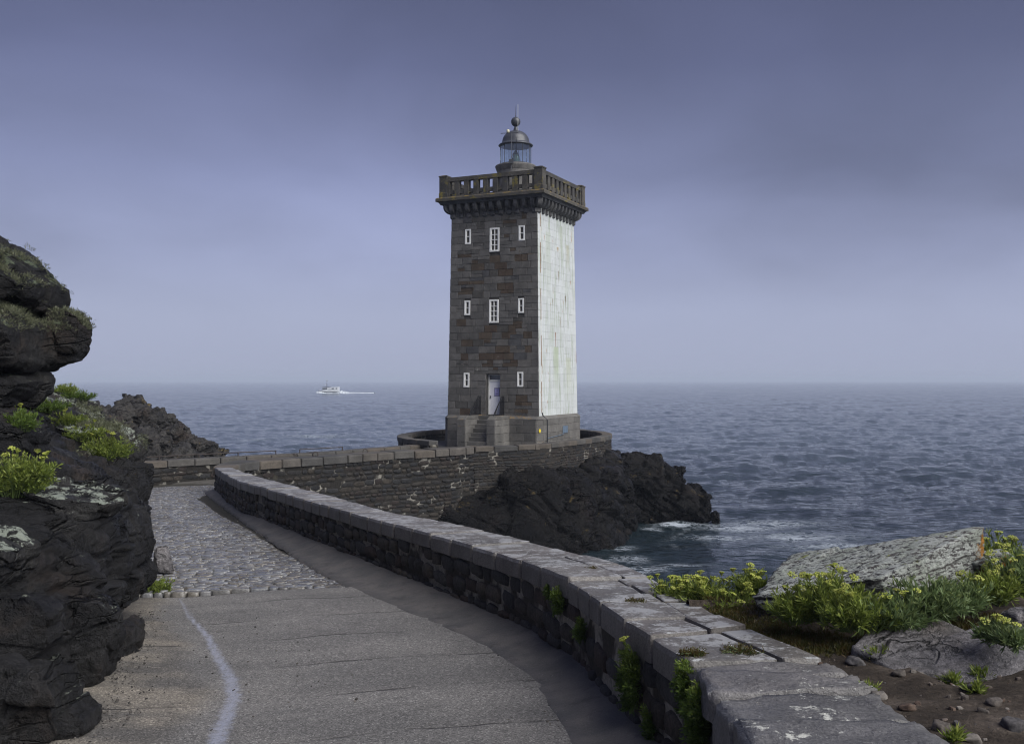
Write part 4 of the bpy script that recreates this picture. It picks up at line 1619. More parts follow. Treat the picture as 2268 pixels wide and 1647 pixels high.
z = ZP
ci = 0
while z < ZK - .05:
    h = .40 if z < ZS - .2 else .36
    if z + h > ZK:
        h = ZK - z
    # snap courses to window heads and sills
    ql = (.78, .52)[ci % 2] + rng.uniform(-.05, .05)
    qr = (.70, .44)[ci % 2] + rng.uniform(-.05, .05)
    z0, z1 = z, z + h
    def clear(q0, q1, y0, y1):
        """pieces of [q0,q1] not taken up by openings"""
        segs = [(q0, q1)]
        for (a, b, c, d) in ops:
            if min(y1, d) - max(y0, c) > .03:
                new = []
                for (s0, s1) in segs:
                    if b <= s0 or a >= s1:
                        new.append((s0, s1))
                    else:
                        if a - s0 > .05:
                            new.append((s0, a))
                        if s1 - b > .05:
                            new.append((b, s1))
                segs = new
        return segs
    face_stone(pile_q, -HW, -HW + ql, z0, z1, dep=.045 + rng.uniform(0, .01))
    face_stone(pile_q, HW - qr, HW, z0, z1, dep=.045 + rng.uniform(0, .01))
    # rows between: sometimes one tall course, sometimes two thin ones
    for (s0, s1) in clear(-HW + ql, HW - qr, z0 + .1, z1 - .1):
        x = s0
        while x < s1 - .01:
            w_ = rng.uniform(.42, 1.0)
            if s1 - x - w_ < .28:
                w_ = s1 - x
            two = rng.random() < .30
            if two:
                hs = h * rng.uniform(.42, .58)
                face_stone(pile_a, x, x + w_, z0, z0 + hs, dep=.045 + rng.uniform(-.006, .016))
                if w_ > .6 and rng.random() < .6:
                    m_ = rng.uniform(.4, .6) * w_
                    face_stone(pile_a, x, x + m_, z0 + hs, z1, dep=.045 + rng.uniform(-.006, .016))
                    face_stone(pile_a, x + m_, x + w_, z0 + hs, z1, dep=.045 + rng.uniform(-.006, .016))
                else:
                    face_stone(pile_a, x, x + w_, z0 + hs, z1, dep=.045 + rng.uniform(-.006, .016))
            else:
                face_stone(pile_a, x, x + w_, z0, z1, dep=.045 + rng.uniform(-.006, .016))
            x += w_
    z += h
    ci += 1
pile_a.build(front_wall, 'stone', 'small_stones')
pile_q.build(front_wall, 'corner_stone', 'small_corner_stones')

# white painted side: blocks with fine joints
mb = MB()
mb.hexa([tw(HW - .02 - e_, -HW + .02, ZP - .1), tw(HW - .01, -HW + .02, ZP - .1), tw(HW - .01, HW - .01, ZP - .1), tw(HW - .02 - e_, HW - .01, ZP - .1),
         tw(HW - .02 - e_, -HW + .02, ZK), tw(HW - .01, -HW + .02, ZK), tw(HW - .01, HW - .01, ZK), tw(HW - .02 - e_, HW - .01, ZK)])
side_wall = mb.build('side_wall', stone_mat('painted_joint', [(.46, .48, .46), (.42, .44, .41)], grain=9, blot=3, blot_amt=.5), lh)
side_wall['label'] = 'white painted side streaked with green and rust'
pile_w = StonePile('ashlar', M_WHITE, 8, False, 9)
z, ci = ZP, 0
while z < ZK - .05:
    h = min(.40, ZK - z)
    x = -HW + .012
    first = True
    while x < HW - .02:
        w_ = (.62, .36)[ci % 2] if first else rng.uniform(.55, 1.05)
        first = False
        if HW - x - w_ < .4:
            w_ = HW - x
        zc, qc = z + h / 2, x + w_ / 2
        ln = tw(HW, qc, zc + .5) - tw(HW, qc, zc - .5)
        nn = np.cross(E2, ln)
        nn /= np.linalg.norm(nn)
        pile_w.put(tw(HW - .014, qc, zc), E2, ln, nn, w_ * float(kz(zc)) - .003, h - .004, .014 + rng.uniform(0, .004))
        x += w_
    z += h
    ci += 1
pile_w.build(side_wall, 'painted_block', 'small_painted_blocks')


# windows
def fbox(mb, q0, q1, z0, z1, o0, o1):
    """box on the front face, from o0 to o1 metres proud of it"""
    slab(mb, q0, q1, z0, z1, -HW - o1, -HW - o0)


for (q0, q1, z0, z1, cols, rows) in wins:
    fw = .095 if cols == 2 else .085
    mb = MB()
    fbox(mb, q0, q0 + fw, z0, z1, -.10, .045)
    fbox(mb, q1 - fw, q1, z0, z1, -.10, .045)
    fbox(mb, q0 + fw, q1 - fw, z1 - fw, z1, -.10, .043)
    fbox(mb, q0 + fw, q1 - fw, z0, z0 + fw * 1.1, -.10, .055)
    win = mb.build('window', M_FRAME, lh, bevel=.006)
    iq0, iq1, iz0, iz1 = q0 + fw, q1 - fw, z0 + fw * 1.1, z1 - fw
    mb = MB()
    for c in range(1, cols):
        x = iq0 + (iq1 - iq0) * c / cols
        fbox(mb, x - .022, x + .022, iz0, iz1, -.06, .028)
    for r in range(1, rows):
        y = iz0 + (iz1 - iz0) * r / rows
        fbox(mb, iq0, iq1, y - .02, y + .02, -.06, .026)
    sw = .028
    fbox(mb, iq0, iq0 + sw, iz0, iz1, -.06, .022)
    fbox(mb, iq1 - sw, iq1, iz0, iz1, -.06, .022)
    mb.build('glazing_bars', M_FRAME, win)
    for c in range(cols):
        for r in range(rows):
            mb = MB()
            fbox(mb, iq0 + (iq1 - iq0) * c / cols + .004, iq0 + (iq1 - iq0) * (c + 1) / cols - .004, iz0 + (iz1 - iz0) * r / rows + .004, iz0 + (iz1 - iz0) * (r + 1) / rows - .004, -.05, -.042)
            mb.build('pane', M_GLASSD, win)

# door in its recess
dl0 = front_q(*c3(640, 800))[0]
dm = (dq0 + dq1) / 2
zd1 = front_q(*c3(715, 652))[1]
leaf = MB()
slab(leaf, dq0 + .07, dq1 - .07, ZP + .06, zd1 - .1, -HW + DD - .16, -HW + DD - .10)
door = leaf.build('door', M_DOOR, lh, bevel=.01)
door['label'] = 'plain white door with a framed notice, up the steps'
mb = MB()
slab(mb, dq0 + .002, dq0 + .07, ZP + .06, dz1 - .002, -HW + DD - .20, -HW + DD - .08)
slab(mb, dq1 - .07, dq1 - .002, ZP + .06, dz1 - .002, -HW + DD - .20, -HW + DD - .08)
slab(mb, dq0 + .07, dq1 - .07, zd1 - .1, zd1, -HW + DD - .20, -HW + DD - .08)
slab(mb, dq0 + .07, dq1 - .07, dz1 - .05, dz1 - .002, -HW + DD - .20, -HW + DD - .08)
mb.build('door_frame', M_FRAME, door)
mb = MB()
slab(mb, dq0 + .07, dq1 - .07, zd1 + .001, dz1 - .052, -HW + DD - .14, -HW + DD - .12)
mb.build('transom_pane', M_GLASSD, door)
nb0 = -HW + DD - .16
mb = MB()
nq0, nq1, nz0, nz1 = dm - .05, dm + .26, ZP + 1.14, ZP + 1.58
slab(mb, nq0 - .02, nq1 + .02, nz0 - .02, nz1 + .02, nb0 - .018, nb0 - .002)
nf = mb.build('notice_frame', M_STEEL, door)
mb = MB()
slab(mb, nq0, nq1, nz0, nz1, nb0 - .024, nb0 - .0185)
mb.build('notice', M_PAPER, door)
mb = MB()
for i in range(11):
    if i in (2, 5):
        continue
    wl = (.12 if i in (0, 1) else rng.uniform(.07, .13))
    cq = (nq0 + nq1) / 2
    slab(mb, cq - wl, cq + wl, nz1 - .05 - i * .035, nz1 - .035 - i * .035, nb0 - .0265, nb0 - .0243)
mb.build('notice_lettering', M_INK, door)
mb = MB()
slab(mb, dq0 + .12, dq0 + .16, ZP + 1.0, ZP + 1.14, nb0 - .05, nb0 - .002)
mb.build('handle', M_STEEL, door)

# plinth: chamfered top, cut corner, courses of big blocks
PO = .22
ZG = 4.50


def plinth_ring(o, cut):
    h_ = HW + o
    c_ = cut
    return [(-h_ + c_, -h_), (h_ - c_, -h_), (h_, -h_ + c_), (h_, h_ - c_), (h_ - c_, h_), (-h_ + c_, h_), (-h_, h_ - c_), (-h_, -h_ + c_)]


def ring3(o, cut, z):
    return [OC + RT * a + E2 * b + UP * z for a, b in plinth_ring(o, cut)]


mb = MB()
rings = [ring3(PO - .03, .30, ZG - .2), ring3(PO - .03, .30, ZP - .16), ring3(.0, .06, ZP + .0)]
V = np.concatenate([np.array(r) for r in rings])
Fc = [(i * 8 + k, i * 8 + (k + 1) % 8, (i + 1) * 8 + (k + 1) % 8, (i + 1) * 8 + k) for i in range(2) for k in range(8)] + [tuple(16 + k for k in range(8)), tuple(range(8))[::-1]]
mb.add(V, Fc)
plinth = mb.build('plinth', M_MORTAR_P, lh)
pile_p = StonePile('ashlar', M_QUOIN, 6, False, 16)
PR = plinth_ring(PO - .03, .30)
zc_ = [ZG, ZG + .46, ZG + .92, ZG + 1.36, ZP - .16]
for si in range(8):
    a0, a1 = PR[si], PR[(si + 1) % 8]
    p0, p1 = OC + RT * a0[0] + E2 * a0[1], OC + RT * a1[0] + E2 * a1[1]
    L = np.linalg.norm(p1 - p0)
    ax = (p1 - p0) / L
    nn = np.cross(ax, UP)
    for r in range(len(zc_) - 1):
        x = 0
        while x < L - .01:
            w_ = L if L < .6 else rng.uniform(.7, 1.25)
            if L - x - w_ < .4:
                w_ = L - x
            pile_p.put(p0 + ax * (x + w_ / 2) + UP * (zc_[r] + zc_[r + 1]) / 2 - nn * .006, ax, UP, nn, w_ - .010, zc_[r + 1] - zc_[r] - .012, .036)
            x += w_
pile_p.build(plinth, 'plinth_block', 'small_plinth_blocks')
# sloping stones that shed the rain
MBt = MB()
r0, r1 = ring3(PO + .005, .30, ZP - .17), ring3(PO + .0, .29, ZP - .145)
r2 = ring3(.004, .05, ZP + .02)
V = np.concatenate([np.array(r0), np.array(r1), np.array(r2)])
MBt.add(V, [(i * 8 + k, i * 8 + (k + 1) % 8, (i + 1) * 8 + (k + 1) % 8, (i + 1) * 8 + k) for i in range(2) for k in range(8)])
fix_normals(MBt.build('weathering_course', M_QUOIN, plinth))

# stairs up to the door
stair = MB()
SQ0, SQ1 = dq0 - .22, dq1 + .18
SL = 2.15                               # how far the flanking walls reach out
nst = 8
bF = -HW - PO
for i in range(nst):
    zt = ZP + .02 - i * (ZP - ZG) / nst
    b1 = -HW + .05 - (.55 + i * .24)
    b0_ = -HW + (DD - .2 if i == 0 else .05 - (.55 + (i - 1) * .24))
    slab_ = [OC + RT * q + E2 * b + UP * zz for zz in (ZG - .1, zt) for q, b in ((SQ0, b1 - .02), (SQ1, b1 - .02), (SQ1, b0_), (SQ0, b0_))]
    if i == 0:
        slab_ = [OC + RT * q + E2 * b + UP * zz for zz in (ZG - .1, zt) for q, b in ((SQ0, b1 - .02), (SQ1, b1 - .02), (SQ1, -HW - .002), (SQ0, -HW - .002))]
    MB().hexa(slab_).build('step', M_QUOIN, lh, bevel=.015)
mb = MB()
slab(mb, dq0 + .004, dq1 - .004, ZP - .1, ZP + .03, -HW + .0, -HW + DD - .05)
mb.build('door_sill', M_QUOIN, lh)


def flank(q0, q1, reach):
    """one flanking wall of the stairs, from courses of blocks, with a weathered top"""
    body = MB()
    bb = -HW - reach
    body.hexa([OC + RT * q + E2 * b + UP * zz for zz in (ZG - .1, ZP - .17) for q, b in ((q0 + .012, bb + .012), (q1 - .012, bb + .012), (q1 - .012, -HW - PO + .05), (q0 + .012, -HW - PO + .05))])
    fl = body.build('stair_wall', M_MORTAR_P, lh)
    top = MB()
    c_ = .14
    lo = [(q0, bb), (q1, bb), (q1, -HW - .02), (q0, -HW - .02)]
    hi = [(q0 + .0, bb + c_ * 2.4), (q1 - .0, bb + c_ * 2.4), (q1, -HW - .02), (q0, -HW - .02)]
    top.hexa([OC + RT * q + E2 * b + UP * (ZP - .16) for q, b in lo] + [OC + RT * q + E2 * b + UP * (ZP + .04) for q, b in hi])
    top.build('sloped_top', M_QUOIN, fl, bevel=.015)
    pl = StonePile('ashlar', M_QUOIN, 6, False, 26)
    for r in range(len(zc_) - 1):
        zz0, zz1 = zc_[r], zc_[r + 1]
        zm, hh_ = (zz0 + zz1) / 2, zz1 - zz0 - .012
        c = OC + RT * (q0 + q1) / 2 + E2 * (bb + .006) + UP * zm
        pl.put(c, RT, UP, FR, q1 - q0 - .008, hh_, .03)
        Lf = reach - PO
        x = 0
        while x < Lf - .01:
            w_ = rng.uniform(.6, 1.1)
            if Lf - x - w_ < .4:
                w_ = Lf - x
            pl.put(OC + RT * (q1 - .006) + E2 * (bb + x + w_ / 2) + UP * zm, E2, UP, RT, w_ - .010, hh_, .03)
            pl.put(OC + RT * (q0 + .006) + E2 * (bb + x + w_ / 2) + UP * zm, -E2, UP, -RT, w_ - .010, hh_, .03)
            x += w_
    pl.build(fl, 'block', 'small_blocks')
    return fl


flank(SQ0 - .52, SQ0, SL)
flank(SQ1, SQ1 + .52, SL - .1)


def handrail(q):
    hr = MB()
    bw, bo = -HW - .10, -HW - 1.45
    pt = lambda b, z: OC + RT * q + E2 * b + UP * z
    zt, zb = ZP + 1.12, ZP + .04
    hr.tube([pt(bo, zb), pt(bw - .22, zt), pt(bw, zt), pt(bw, zb)], .036, 6)
    hr.tube([pt(bo + .05, zb + .06), pt(bw, zb + .06)], .018, 6)
    o = hr.build('handrail', M_BLACK, lh)
    for i in range(1, 9):
        b = bo + (bw - bo) * i / 9
        zz = zb + (zt - zb) * min(1, (b - bo) / (bw - .22 - bo))
        MB().tube([pt(b, zb + .02), pt(b, zz)], .019, 5).build('baluster', M_BLACK, o)


handrail(SQ0 - .10)
handrail(SQ1 + .12)

# small things on the plinth: hatch, drainpipe, cable, survey mark
hb = PO + .01
hp = lambda b, z, o: OC + RT * (HW + hb + o) + E2 * b + UP * z
mb = MB()
mb.hexa([hp(b, z, o) for z in (ZG + .80, ZG + 1.22) for b, o in ((.0, -.05), (.0, .015), (.75, .015), (.75, -.05))])
fix_normals(mb.build('hatch', M_HATCH, lh))
mb = MB().tube([hp(-2.35, ZG, .04), hp(-2.35, ZP - .2, .04), tw(HW + .03, -2.45, ZP + .05), tw(HW + .03, -2.55, ZP + .2)], .03, 6)
mb.build('drainpipe', M_STEEL, lh)
MB().tube([hp(-2.3, ZG + .62, .03), hp(.1, ZG + .74, .03)], .018, 5).build('cable', M_HATCH, lh)
zz_ = np.linspace(ZP + .2, ZS + .1, 14)
for i in range(13):
    MB().tube([tw(HW + .012, -2.58, zz_[i]), tw(HW + .012, -2.58, zz_[i + 1] - .015)], .022, 5).build('conduit', M_RUST if i % 3 != 2 else M_PALEPIPE, lh)
cc = ring3(PO + .004, .30, ZG + 1.08)
pc = (cc[1] + cc[2]) / 2
nd = (RT + FR) / math.sqrt(2)
td = (RT - FR) / math.sqrt(2)
MB().prism([(0, -.16), (.07, 0), (0, .13), (-.07, 0)], td, UP, nd, pc + nd * .012, .012).build('yellow_mark', M_YELLOW, lh)

# corbels under the cornice, all round
OVER = .46


def corbel(c, nn, tt, wd):
    """quarter-round bracket: c on the wall face at the cornice underside"""
    pr = [(0, 0), (OVER, 0), (OVER, -.10)]
    for a in np.linspace(0, 90, 7):
        an = math.radians(a)
        pr.append((OVER - .40 * (1 - math.cos(an)) - .0, -.10 - .42 * math.sin(an)))
    pr += [(.13, -.52), (.13, -.72), (.08, -.78), (0, -.78)]
    mbc = MB().prism(pr, nn, UP, tt, c - tt * wd / 2, wd)
    return fix_normals(mbc.build('corbel', M_CORBEL, lh))


kk = float(kz(ZK))
hk = HW * kk
NCB = 11
for (nn, tt) in ((FR, RT), (RT, E2), (E2, RT), (E1, E2)):
    for i in range(NCB):
        x = -hk + .16 + (2 * hk - .32) * i / (NCB - 1)
        corbel(OC + nn * (hk - .01) + tt * x + UP * (ZK - .002), nn, tt, .22)
for sx_ in (-1, 1):
    for sy_ in (-1, 1):
        nn = (RT * sx_ + E2 * sy_) / math.sqrt(2)
        tt = np.cross(UP, nn)
        corbel(OC + (RT * sx_ + E2 * sy_) * (hk - .08) + UP * (ZK - .004), nn * 1.3, tt, .30)


def square_ring(prof):
    """profile (reach beyond the shaft, z) swept round the square"""
    mbs = MB()
    V = []
    for o, z in prof:
        h_ = hk + o
        for a, b in ((-h_, -h_), (h_, -h_), (h_, h_), (-h_, h_)):
            V.append(OC + RT * a + E2 * b + UP * z)
    n = len(prof)
    Fc = [(i * 4 + k, i * 4 + (k + 1) % 4, (i + 1) * 4 + (k + 1) % 4, (i + 1) * 4 + k) for i in range(n - 1) for k in range(4)]
    Fc += [(0, 3, 2, 1), tuple((n - 1) * 4 + k for k in range(4))]
    return mbs.add(V, Fc)


ZT = EYE + 10.66
square_ring([(-.3, ZK), (OVER + .04, ZK), (OVER + .06, ZK + .05), (OVER + .12, ZK + .13), (OVER + .19, ZK + .17)]).build('cornice_moulding', M_CORBEL, lh)
square_ring([(OVER + .10, ZK + .172), (OVER + .25, ZK + .175), (OVER + .25, ZT - .06), (OVER + .20, ZT), (-.3, ZT)]).build('cornice', M_PARAPET, lh)

# pierced parapet: corner piers, uprights, rails
pierw, pth = .50, .30
hp_ = hk + OVER + .08
piers = []
for sx_ in (-1, 1):
    for sy_ in (-1, 1):
        c = OC + (RT * sx_ + E2 * sy_) * (hp_ - pierw / 2)
        pm = MB()
        h_ = pierw / 2
        def sq(h, z):
            return [c + RT * a + E2 * b + UP * z for a, b in ((-h, -h), (h, -h), (h, h), (-h, h))]
        V = np.array(sq(h_ + .02, ZT - .002) + sq(h_ + .02, ZT + .28) + sq(h_, ZT + .30) + sq(h_, ZT + 1.22) + sq(h_ + .03, ZT + 1.225) + sq(h_ + .03, ZT + 1.29) + sq(.06, ZT + 1.36))
        Fc = [(i * 4 + k, i * 4 + (k + 1) % 4, (i + 1) * 4 + (k + 1) % 4, (i + 1) * 4 + k) for i in range(6) for k in range(4)] + [(24, 25, 26, 27), (3, 2, 1, 0)]
        fix_normals(pm.add(V, Fc).build('parapet_pier', M_PARAPET, lh))
for (nn, tt) in ((FR, RT), (RT, E2), (E2, RT), (E1, E2)):
    inner = hp_ - pierw
    n_op = 9
    pitch = 2 * inner / n_op
    def pb(mbx, x0, x1, z0, z1, d0=0.0, d1=pth):
        o0, o1 = hp_ - .06 - d1, hp_ - .06 - d0
        mbx.hexa([OC + nn * o + tt * x + UP * z for z in (ZT + z0, ZT + z1) for x, o in ((x0, o0), (x1, o0), (x1, o1), (x0, o1))])
    pan = MB()
    pb(pan, -inner, inner, -.002, .10)
    pb(pan, -inner, inner, .92, 1.15, -.02, pth + .02)
    rail_o = fix_normals(pan.build('parapet_rail', M_PARAPET, lh))
    for i in range(n_op + 1):
        x = -inner + pitch * i
        x0, x1 = max(-inner, x - .16), min(inner, x + .16)
        up_ = MB()
        pb(up_, x0, x1, .10, .92, .002, pth - .002)
        fix_normals(up_.build('upright', M_PARAPET, rail_o, bevel=.012))
    for i in range(n_op):
        x = -inner + pitch * (i + .5)
        sl = MB()
        pb(sl, x - pitch / 2 + .16, x + pitch / 2 - .16, .20, .42, .05, pth - .05)
        fix_normals(sl.build('sill_block', M_PARAPET, rail_o))

# lantern
LC = OC + np.array([.10, 0, 0])
z0 = EYE
mb = MB().lathe([(1.12, ZT), (1.12, z0 + 12.50), (1.16, z0 + 12.58), (1.22, z0 + 12.74), (1.24, z0 + 12.82), (1.21, z0 + 12.87), (.97, z0 + 12.90), (.9, z0 + 12.90)], LC, 40)
lantern_base = mb.build('lantern_base', stone_mat('lantern_drum', [(.13, .125, .118), (.15, .145, .14)], grain=26, blot=3, blot_amt=.4), lh)
NP = 10
a0 = math.radians(8)
gz0, gz1, gr = z0 + 12.92, z0 + 14.06, .93
lantern = MB().lathe([(gr + .02, gz0 - .02), (gr + .05, gz0), (gr + .05, gz0 + .045), (gr - .04, gz0 + .045), (gr - .06, gz0 - .02)], LC, NP, a0).build('lantern_ring', M_STEEL, lh)
for k in range(NP):
    an = a0 + 2 * math.pi * k / NP
    an2 = a0 + 2 * math.pi * (k + 1) / NP
    p = LC + np.array([math.cos(an) * gr, math.sin(an) * gr, 0])
    p2 = LC + np.array([math.cos(an2) * gr, math.sin(an2) * gr, 0])
    MB().tube([p + UP * gz0, p + UP * gz1], .018, 6).build('mullion', M_STEEL, lantern)
    tt = (p2 - p) / np.linalg.norm(p2 - p)
    nn = np.array([tt[1], -tt[0], 0])
    L = np.linalg.norm(p2 - p)
    MB().prism([(.025, 0), (L - .025, 0), (L - .025, gz1 - gz0), (.025, gz1 - gz0)], tt, UP, nn, p + UP * gz0 - nn * .004, .008).build('glass_pane', M_GLASS, lantern)
dome = MB().lathe([(gr - .05, gz1 - .01), (gr + .05, gz1 - .01), (1.03, gz1 + .015), (1.05, gz1 + .05), (1.0, gz1 + .10), (.88, gz1 + .14), (.85, gz1 + .20), (.835, gz1 + .23)]
                  + [(.82 * math.cos(t) ** .9 + .0, gz1 + .24 + .70 * math.sin(t)) for t in np.linspace(.12, 1.40, 12)] + [(.13, gz1 + .96), (0, gz1 + .97)], LC, 40).build('dome', M_DOME, lh, True)
zb_ = gz1 + .94
MB().lathe([(.17, zb_), (.15, zb_ + .05), (.11, zb_ + .09), (.13, zb_ + .12), (.10, zb_ + .16), (.09, zb_ + .25), (.12, zb_ + .29)]
           + [(.287 * math.sin(t), z0 + 15.54 - .287 * math.cos(t)) for t in np.linspace(.42, 3.1, 14)], LC, 28).build('ball_vent', M_DOME, lh, True)
MB().tube([LC + UP * (z0 + 15.8), LC + UP * (z0 + 16.0), LC + np.array([.01, 0, z0 + 16.52])], [.035, .018, .010], 6).build('lightning_rod', M_STEEL, lh)
mp = LC + np.array([.13, -.55, 0])
MB().tube([mp + UP * (z0 + 14.6), mp + UP * (z0 + 16.45)], .011, 5).build('whip_antenna', M_PALEPIPE, lh)
MB().tube([mp + np.array([-.08, -.5, z0 + 13.1]), mp + np.array([-.08, -.5, z0 + 14.2]), mp + np.array([-.02, -.05, z0 + 14.6])], .016, 5).build('cable_run', M_STEEL, lh)
# sensor mast in front of the lantern
ms = LC + np.array([-.27, -1.32, 0])
mast = MB().tube([ms + UP * (z0 + 12.4), ms + UP * (z0 + 14.55)], .026, 6).build('sensor_mast', M_STEEL, lh)
MB().tube([ms + np.array([-.62, 0, z0 + 14.52]), ms + np.array([.42, 0, z0 + 14.56])], .022, 6).build('cross_bar', M_STEEL, mast)
MB().lathe([(.05, z0 + 14.54), (.09, z0 + 14.58), (.095, z0 + 14.66), (.08, z0 + 14.73), (.0, z0 + 14.75)], ms + np.array([-.19, 0, 0]), 12).build('sensor_head', M_CREAM, mast, True)
MB().box(ms + np.array([.0, -.08, z0 + 12.85]), (.26, .12, .26)).build('junction_box', M_STEEL, mast)
# the lens
prof = [(.16, gz0 - .05), (.26, gz0 + .02)]
for i in range(9):
    zz = gz0 + .06 + i * .062
    rr_ = .26 - .09 * (max(0, i - 4) / 4) ** 1.5
    prof += [(rr_, zz), (rr_ - .03, zz + .05)]
prof += [(.13, gz0 + .66), (.11, gz0 + .72)]
lens = MB().lathe(prof, LC, 20).build('lens', M_LENS, lh, True)
for k in range(6):
    an = k * math.pi / 3 + .3
    pts = [LC + np.array([math.cos(an) * r_, math.sin(an) * r_, z_]) for r_, z_ in ((.275, gz0), (.285, gz0 + .3), (.25, gz0 + .5), (.17, gz0 + .68))]
    MB().tube(pts, .014, 5).build('lens_rib', M_LENSM, lens)
MB().lathe([(.19, gz0 + .66), (.20, gz0 + .70), (.13, gz0 + .74), (.06, gz0 + .9), (0, gz0 + .92)], LC, 14).build('lens_cap', M_LENSM, lens)

# ------------------------------------------------------------------ fishing boat under way
BD = 654.0
bx = (728.4 - U0) / F * BD
boat = empty('fishing_boat', (bx, BD, 0), 'white fishing boat with dark hull heading left across the sea', 'boat')
bo = np.array([bx, BD, .0])
# hull sections along its length (bow at -6.8, stern at +6.8), y: half beam
secs = [(-6.8, .05, 2.1, 1.5), (-6.0, .8, 1.95, .6), (-4.6, 1.6, 1.75, .0), (-2.5, 2.1, 1.55, -.5), (0, 2.3, 1.45, -.6), (3.5, 2.3, 1.5, -.6), (6.7, 2.2, 1.6, -.5)]
def hull_loft(z_lo, z_hi, sc, name, mat, parent):
    V, Fc = [], []
    for (x, hb_, zd, zk) in secs:
        lo = zk + (zd - zk) * z_lo
        hi = zk + (zd - zk) * z_hi
        wl = hb_ * (.45 + .55 * min(1, z_lo * 1.3)) * sc
        wh = hb_ * (.45 + .55 * min(1, z_hi * 1.3)) * sc
        V += [bo + (x, -wl, lo), bo + (x, -wh, hi), bo + (x, wh, hi), bo + (x, wl, lo)]
    n = len(secs)
    for i in range(n - 1):
        for k in range(4):
            Fc.append((i * 4 + k, i * 4 + (k + 1) % 4, (i + 1) * 4 + (k + 1) % 4, (i + 1) * 4 + k))
    Fc += [(0, 3, 2, 1), tuple((n - 1) * 4 + k for k in range(4))]
    return fix_normals(MB().add(V, Fc).build(name, mat, parent))
hull_loft(0, .78, 1.0, 'hull', M_HULL, boat)
hull_loft(.781, 1.0, 1.015, 'bulwark', M_BOATW, boat)
mb = MB().hexa([bo + q for q in ((-4.4, -1.5, 1.5), (1.2, -1.9, 1.5), (1.2, 1.9, 1.5), (-4.4, 1.5, 1.5), (-3.9, -1.4, 3.9), (1.2, -1.8, 3.9), (1.2, 1.8, 3.9), (-3.9, 1.4, 3.9))])
wh = mb.build('wheelhouse', M_BOATW, boat)
MB().hexa([bo + q for q in ((-4.2, -1.65, 3.92), (1.3, -2.0, 3.92), (1.3, 2.0, 3.92), (-4.2, 1.65, 3.92), (-4.1, -1.6, 4.08), (1.3, -1.95, 4.08), (1.3, 1.95, 4.08), (-4.1, 1.6, 4.08))]).build('roof', M_HULL, wh)
for x in (-3.7, -2.6, -1.6):
    MB().box(bo + (x + .3, -1.78 + (x + 4) * -.02, 3.0), (.75, .5, .95)).build('window', M_BOATD, wh)
mb = MB().hexa([bo + q for q in ((1.25, -2.25, 1.5), (6.7, -2.2, 1.6), (6.7, 2.2, 1.6), (1.25, 2.25, 1.5), (1.25, -2.1, 3.9), (6.7, -2.1, 4.15), (6.7, 2.1, 4.15), (1.25, 2.1, 3.9))])
sh = mb.build('shelter_deck', M_BOATW, boat)
for x, w_ in ((3.0, 1.5), (5.3, .95)):
    MB().box(bo + (x, -2.2, 3.05), (w_, .12, .75)).build('opening', M_BOATD, sh)
MB().box(bo + (2.2, -2.24, 2.45), (4.6, .06, .12)).build('rubbing_strake', M_BOATD, sh)
mst = MB().tube([bo + (-1.6, 0, 4.0), bo + (-1.2, 0, 8.6)], [.14, .07], 6)
mst.tube([bo + (-1.95, 0, 7.9), bo + (-.5, 0, 7.9)], .07, 5)
mst.tube([bo + (-.6, 0, 4.0), bo + (-1.25, 0, 6.3)], .06, 5)
m_o = mst.build('mast', M_BOATD, boat)
MB().lathe([(.1, 8.4), (.35, 8.45), (.35, 8.7), (.1, 8.8)], bo + np.array([-1.2, 0, 0]), 10).build('radar', M_BOATW, m_o)
MB().tube([bo + (-2.4, 0, 4.0), bo + (-2.4, 0, 5.2)], .06, 5).build('search_light_post', M_BOATD, boat)
MB().lathe([(.05, 5.2), (.32, 5.25), (.32, 5.5), (.05, 5.6)], bo + np.array([-2.4, 0, 0]), 8).build('search_light', M_BOATW, boat)
# bow wave and wake: churned white water
rr = np.random.default_rng(4)
V, Fc = [], []
xs = np.concatenate([np.linspace(-8.2, 9, 70), np.linspace(9.3, 30, 110)])
nW = 7
for x in xs:
    hgt = .75 * math.exp(-((x + 6.0) / 2.6) ** 2) + .85 * math.exp(-((x - 8.5) / 3.0) ** 2) + .42 * math.exp(-max(0, x - 8) / 16) * (x > 0) + .3 * (x <= 0) + .22
    wid = 2.7 + .8 * math.exp(-((x + 4) / 4) ** 2) + .035 * max(0, x) - (1.8 if x < -7.4 else 0)
    for j in range(nW):
        t = j / (nW - 1) * 2 - 1
        V.append(bo + (x + rr.normal(0, .1), t * wid, max(-.5, hgt * (1 - t ** 4) * rr.uniform(.35, 1.25)) - .5 * (abs(t) > .99) + .05))
V = np.array(V)
Fc = grid_faces(len(xs), nW)
o = mesh('wake_foam', V, Fc[:, ::-1], M_FOAM, None, True)
o['label'] = 'white foaming wake trailing behind the fishing boat'
o['category'] = 'wake'
kind(o, 'stuff')

# ------------------------------------------------------------------ headland under the lighthouse
def ringz(pts, z):
    return [(a, b, z if not isinstance(z, (list, tuple)) else z[i]) for i, (a, b) in enumerate(pts)]


BED_H = bedmat(32, 25)
